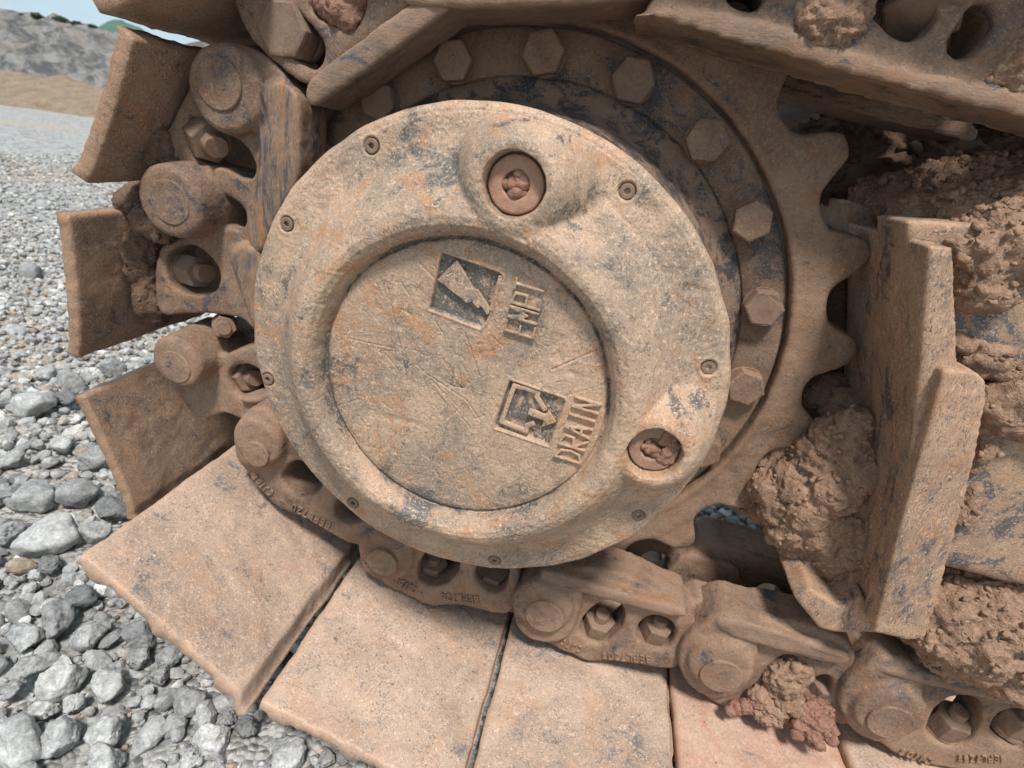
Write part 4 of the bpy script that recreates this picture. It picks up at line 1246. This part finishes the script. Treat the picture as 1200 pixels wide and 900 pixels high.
def grit():
    """crumbs of stone and dried mud lying on the lower track plates"""
    rs = np.random.default_rng(77)
    P, T = [], []
    for (a_, b_) in [((-.14, -.376), (.06, -.446)), ((.08, -.446), (.30, -.456)), ((.315, -.456), (.525, -.464)), ((.54, -.463), (.70, -.465))]:
        n = 130
        t = rs.uniform(0, 1, n); y = -0.09 + 0.20 * rs.uniform(0, 1, n) ** 1.2
        P.append(np.stack([a_[0] + (b_[0] - a_[0]) * t, y, a_[1] + (b_[1] - a_[1]) * t + GZ + 0.0042], 1))
        T.append(np.where(rs.random(n) < 0.35, rs.uniform(.8, 1, n), 0.86))
    P = np.concatenate(P); T = np.concatenate(T)
    V, F, Tn = scatter(P, rs.uniform(0.0005, 0.0016, len(P)), 1, 66, T)
    me = tri_mesh('grit', V, F, Tn)
    o = stay(part('grit', me, M_stone), 'stuff'); o['label'] = 'specks of pale grit scattered on the lower track plates'; o['category'] = 'grit'
grit()

# ================================================================== TRACK FRAME AND GUARD
frame = thing('track_frame', 'rusty track frame with its tall scraped end guard to the right of the sprocket', 'track frame', (0.42, 0.15, 0.25))
def slab(name, poly, y0, y1, mat, bevel=0.003, voxel=0.0028, amp=0.0006, it=3, lab=None, holes=()):
    me = fuse([prism(name, P2(poly, y0), y0, y1, [P2(h, y0) for h in holes], 0.0, 0)], name, voxel, it, amp)
    return part(name, me, mat, frame, lab)
slab('guard_plate', [(1088, 287), (1118, 290), (1124, 442), (1106, 560), (1075, 738), (1022, 738), (1042, 640), (1065, 560), (1077, 440)], 0.065, 0.250, M_guard, lab='tall scraped guard plate facing the sprocket')
slab('wear_bar', [(1106, 433), (1146, 437), (1157, 448), (1156, 470), (1138, 560), (1110, 662), (1085, 750), (1060, 751), (1024, 742), (1044, 660), (1068, 570), (1088, 500)], 0.052, 0.085, M_guard, lab='slanting wear bar with a rounded top corner')
slab('upper_box', [(1062, 258), (1140, 262), (1300, 285), (1300, 462), (1130, 432), (1072, 440)], 0.100, 0.168, M_frame, voxel=0.0035)
me = fuse([prism('u', [zz(.343, .19), zz(.62, .15), zz(.62, .11), zz(.42, .125), zz(.385, .14), zz(.352, .155)], 0.245, 0.50),
           prism('u', [zz(.398, .165), zz(.62, .15), zz(.62, -.05), zz(.425, -.03), zz(.415, .05), zz(.402, .10)], 0.155, 0.22)], 'rear_box', 0.004, 2, 0.0008)
part('rear_box', me, M_frame, frame)
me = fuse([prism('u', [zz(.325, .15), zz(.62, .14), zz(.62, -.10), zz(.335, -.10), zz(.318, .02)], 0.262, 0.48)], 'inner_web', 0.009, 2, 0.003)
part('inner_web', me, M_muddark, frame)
slab('lower_box', [(1090, 478), (1300, 500), (1300, 712), (1180, 685), (1090, 662)], 0.092, 0.50, M_frame, voxel=0.007)
slab('core_box', [(1100, 430), (1300, 450), (1300, 560), (1100, 520)], 0.16, 0.48, M_dark, voxel=0.005)
slab('guard_foot', [(985, 742), (960, 738), (930, 700), (950, 690), (985, 712), (1012, 700), (1040, 742)], 0.085, 0.24, M_guard, voxel=0.0028)

# machine body behind the track
body = thing('machine_underbody', 'dark underside of the machine behind the track', 'machine body', (1.4, 1.4, 0.5))
def box(name, x0, x1, y0, y1, z0, z1, mat, parent):
    bm = bmesh.new(); bmesh.ops.create_cube(bm, size=1)
    bmesh.ops.scale(bm, vec=(x1 - x0, y1 - y0, z1 - z0), verts=bm.verts)
    bmesh.ops.translate(bm, vec=((x0 + x1) / 2, (y0 + y1) / 2, (z0 + z1) / 2), verts=bm.verts)
    bmesh.ops.bevel(bm, geom=bm.edges[:], offset=0.01, segments=2, affect='EDGES')
    return part(name, bm_mesh(bm, name), mat, parent)
me = prism('dark_filler', P2([(912, 106), (960, 92), (1000, 60), (1500, 60), (1500, 300), (1200, 262), (1110, 215), (1060, 140), (1000, 130), (965, 124), (925, 119)], 0.8), 0.80, 1.7, (), 0.004)  # added dark wedge, stands in for the black shade behind the upper chain
part('dark_filler', me, M_dark, body)
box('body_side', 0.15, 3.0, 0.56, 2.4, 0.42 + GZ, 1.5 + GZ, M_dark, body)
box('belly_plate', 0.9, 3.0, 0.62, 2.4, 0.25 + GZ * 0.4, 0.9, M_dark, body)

# ================================================================== MUD
def mud(balls, mat, seed, voxel=0.0033, amp=0.005, sc=36, extra=0.0028, crumbs=22, csize=0.0058, lab='', group='lumps of mud stuck to the machine'):
    """balls: (px, py, Y, radius[, squash z])"""
    ms = []
    rs = np.random.default_rng(seed)
    for bl in balls:
        x, y, Y, r = bl[:4]
        c = at(x, y, Y)
        bm = bmesh.new(); bmesh.ops.create_icosphere(bm, subdivisions=3, radius=r)
        s = bl[4] if len(bl) > 4 else (1, 1, 1)
        bmesh.ops.scale(bm, vec=s, verts=bm.verts)
        bmesh.ops.translate(bm, verts=bm.verts, vec=c)
        ms.append(bm_mesh(bm, 'b'))
    me = join(ms)
    me = evald(me, [('REMESH', dict(mode='VOXEL', voxel_size=voxel, use_smooth_shade=True)), ('SMOOTH', dict(factor=0.5, iterations=2))])
    me.name = 'mud_clump'
    displace(me, [(amp, sc, 3, seed, False), (extra, sc * 2.6, 3, seed + 4, True), (extra * 0.6, sc * 5, 3, seed + 9, True)])
    co = get_co(me); no = get_no(me)
    nc = int(crumbs * len(balls))
    idx = rs.integers(0, len(co), nc)
    idx = idx[(no[idx, 2] > -0.25)]
    sz = csize * rs.uniform(0.4, 1.0, len(idx)) ** 2.4
    pos = co[idx] + no[idx] * sz[:, None] * 0.05
    Vc, Fc, _ = scatter(pos, sz, 2, seed + 300, np.zeros(len(idx)))
    F0 = [tuple(p.vertices) for p in me.polygons]
    out = bpy.data.meshes.new('mud_clump')
    out.from_pydata(np.concatenate([co, Vc]).tolist(), [], F0 + [tuple(f) for f in (Fc + len(co)).tolist()])
    out.update(); bpy.data.meshes.remove(me); me = out
    smooth(me)
    return tag(part('mud_clump', me, mat), lab, 'mud', group)

mud([(900, 572, .17, .022), (912, 590, .165, .026), (935, 565, .165, .030), (960, 540, .165, .030), (985, 515, .16, .028), (1000, 500, .155, .020), (945, 595, .155, .032), (975, 570, .15, .032), (1000, 550, .15, .028), (925, 620, .155, .026),
     (955, 625, .15, .030), (985, 610, .15, .030), (1005, 590, .15, .024), (975, 650, .145, .026), (1000, 640, .14, .026), (950, 655, .15, .020), (985, 685, .135, .020), (1005, 670, .13, .018), (1008, 620, .145, .022), (965, 585, .14, .018), (930, 640, .155, .016), (888, 572, .20, .022), (900, 590, .19, .022), (880, 588, .21, .016), (903, 540, .20, .022), (915, 530, .20, .022), (898, 555, .205, .020)],
    M_mud, 3, amp=.0035, sc=30, extra=.0028, voxel=.0026, lab='big lump of brown mud packed between the sprocket teeth and the guard plate')
mud([(985, 490, .20, .020), (995, 475, .21, .018), (970, 465, .25, .03)], M_mud, 4, amp=.004, lab='small lump of mud stuck between two sprocket teeth and the guard')
mud([(1150, 262, .17, .05, (1, 1, .7)), (1100, 262, .20, .045, (1, 1, .6)), (1200, 268, .17, .055, (1, 1, .7)), (1240, 270, .17, .06), (1080, 245, .28, .06, (1.2, 1, .6)), (1140, 240, .26, .065, (1.2, 1, .7)), (1190, 245, .25, .06, (1, 1, .7)),
     (1145, 300, .115, .033), (1170, 290, .12, .04), (1150, 330, .105, .025), (1130, 310, .11, .020), (1215, 300, .12, .03)], M_mud, 5, amp=.006, extra=.003, sc=48, crumbs=150, csize=.0075, lab='crumbly heap of mud on top of the track frame')
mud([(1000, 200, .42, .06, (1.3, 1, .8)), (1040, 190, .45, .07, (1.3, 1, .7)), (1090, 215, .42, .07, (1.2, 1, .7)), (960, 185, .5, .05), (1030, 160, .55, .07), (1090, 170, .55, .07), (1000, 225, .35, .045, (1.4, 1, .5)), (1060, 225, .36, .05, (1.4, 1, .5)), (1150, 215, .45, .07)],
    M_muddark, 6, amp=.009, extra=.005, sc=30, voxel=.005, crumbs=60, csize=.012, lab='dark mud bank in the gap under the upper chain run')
mud([(1110, 720, .12, .05), (1160, 730, .12, .065), (1210, 740, .12, .07), (1130, 755, .11, .04), (1180, 765, .105, .045), (1230, 775, .11, .05), (1100, 690, .15, .05), (1150, 690, .15, .06), (1240, 700, .14, .07), (1095, 745, .12, .025)],
    M_mud, 7, amp=.007, extra=.004, sc=40, crumbs=110, csize=.0062, lab='bulging mass of wet mud hanging under the track frame at lower right')
mud([(1175, 475, .095, .022, (1.3, 1, .8)), (1205, 470, .095, .028, (1.3, 1, .8)), (1160, 490, .10, .018), (1145, 530, .095, .012, (.7, 1, 2.)), (1130, 590, .095, .011, (.7, 1, 2.6)), (1235, 480, .1, .03), (1185, 497, .09, .017, (1.6, 1, .6))],
    M_mud, 8, amp=.004, lab='strip of mud wedged in the frame beside the wear bar')
mud([(1140, 405, .105, .010, (3, 1, .6)), (1185, 440, .10, .012, (2.6, 1, .6)), (1160, 425, .10, .010, (2.4, 1, .6))], M_mud, 9, amp=.003, voxel=.0025, lab='thin crust of mud along the lower edge of the frame box')
mud([(975, 14, .100, .028, (1, .5, 1)), (968, 20, .098, .020, (1, .5, 1)), (985, 5, .098, .022, (1, .5, 1))], M_mud, 10, crumbs=8, csize=.003, voxel=.002, amp=.003, sc=70, extra=.002, lab='flaky round plug of mud filling the pin bore of the upper right link')
mud([(1199, 78, .100, .022, (1, .5, 1)), (1210, 60, .1, .02, (1, .5, 1))], M_mud, 11, voxel=.002, amp=.003, sc=70, extra=.002, lab='mud plug in the bore at the right edge of the upper link')
mud([(402, 14, .124, .018), (390, 6, .126, .016), (412, 20, .122, .014), (375, 4, .13, .013), (415, 0, .126, .016), (395, -12, .13, .02)], M_mudred, 12, crumbs=14, csize=.0035, voxel=.0018, amp=.002, sc=70, extra=.0015, lab='shiny red clay pressed into the slot of the top left link')
mud([(918, 790, .118, .024), (930, 783, .12, .020), (908, 800, .12, .018)], M_mud, 13, voxel=.002, amp=.003, sc=60, lab='angular clod of mud sitting in the link slot above the red plate')
mud([(944, 838, .098, .013), (958, 844, .094, .015), (938, 850, .09, .009), (952, 858, .085, .010), (953, 828, .105, .011), (972, 855, .088, .008), (965, 835, .10, .009), (934, 862, .080, .005), (975, 866, .080, .005), (960, 872, .075, .004)], M_mudred, 14, crumbs=14, csize=.0035, voxel=.0018, amp=.0025, sc=70, extra=.002, lab='broken lump of red clay lying on the track plate below the link')
mud([(862, 829, .095, .008), (856, 833, .09, .006), (874, 828, .095, .007), (885, 822, .10, .008)], M_mudred, 15, crumbs=14, csize=.0035, voxel=.0013, amp=.002, sc=110, extra=.001, lab='small crumbs of red clay beside the pin boss')
mud([(905, 826, .102, .014, (1.3, 1, .6)), (925, 822, .105, .016, (1.2, 1, .6)), (900, 838, .095, .013, (1.4, 1, .5)), (890, 815, .105, .010)], M_mud, 16, crumbs=14, csize=.0035, voxel=.0018, amp=.0025, sc=60, lab='smear of mud spilling out of the link slot onto the red plate')
# caked fillets between left shoes and links
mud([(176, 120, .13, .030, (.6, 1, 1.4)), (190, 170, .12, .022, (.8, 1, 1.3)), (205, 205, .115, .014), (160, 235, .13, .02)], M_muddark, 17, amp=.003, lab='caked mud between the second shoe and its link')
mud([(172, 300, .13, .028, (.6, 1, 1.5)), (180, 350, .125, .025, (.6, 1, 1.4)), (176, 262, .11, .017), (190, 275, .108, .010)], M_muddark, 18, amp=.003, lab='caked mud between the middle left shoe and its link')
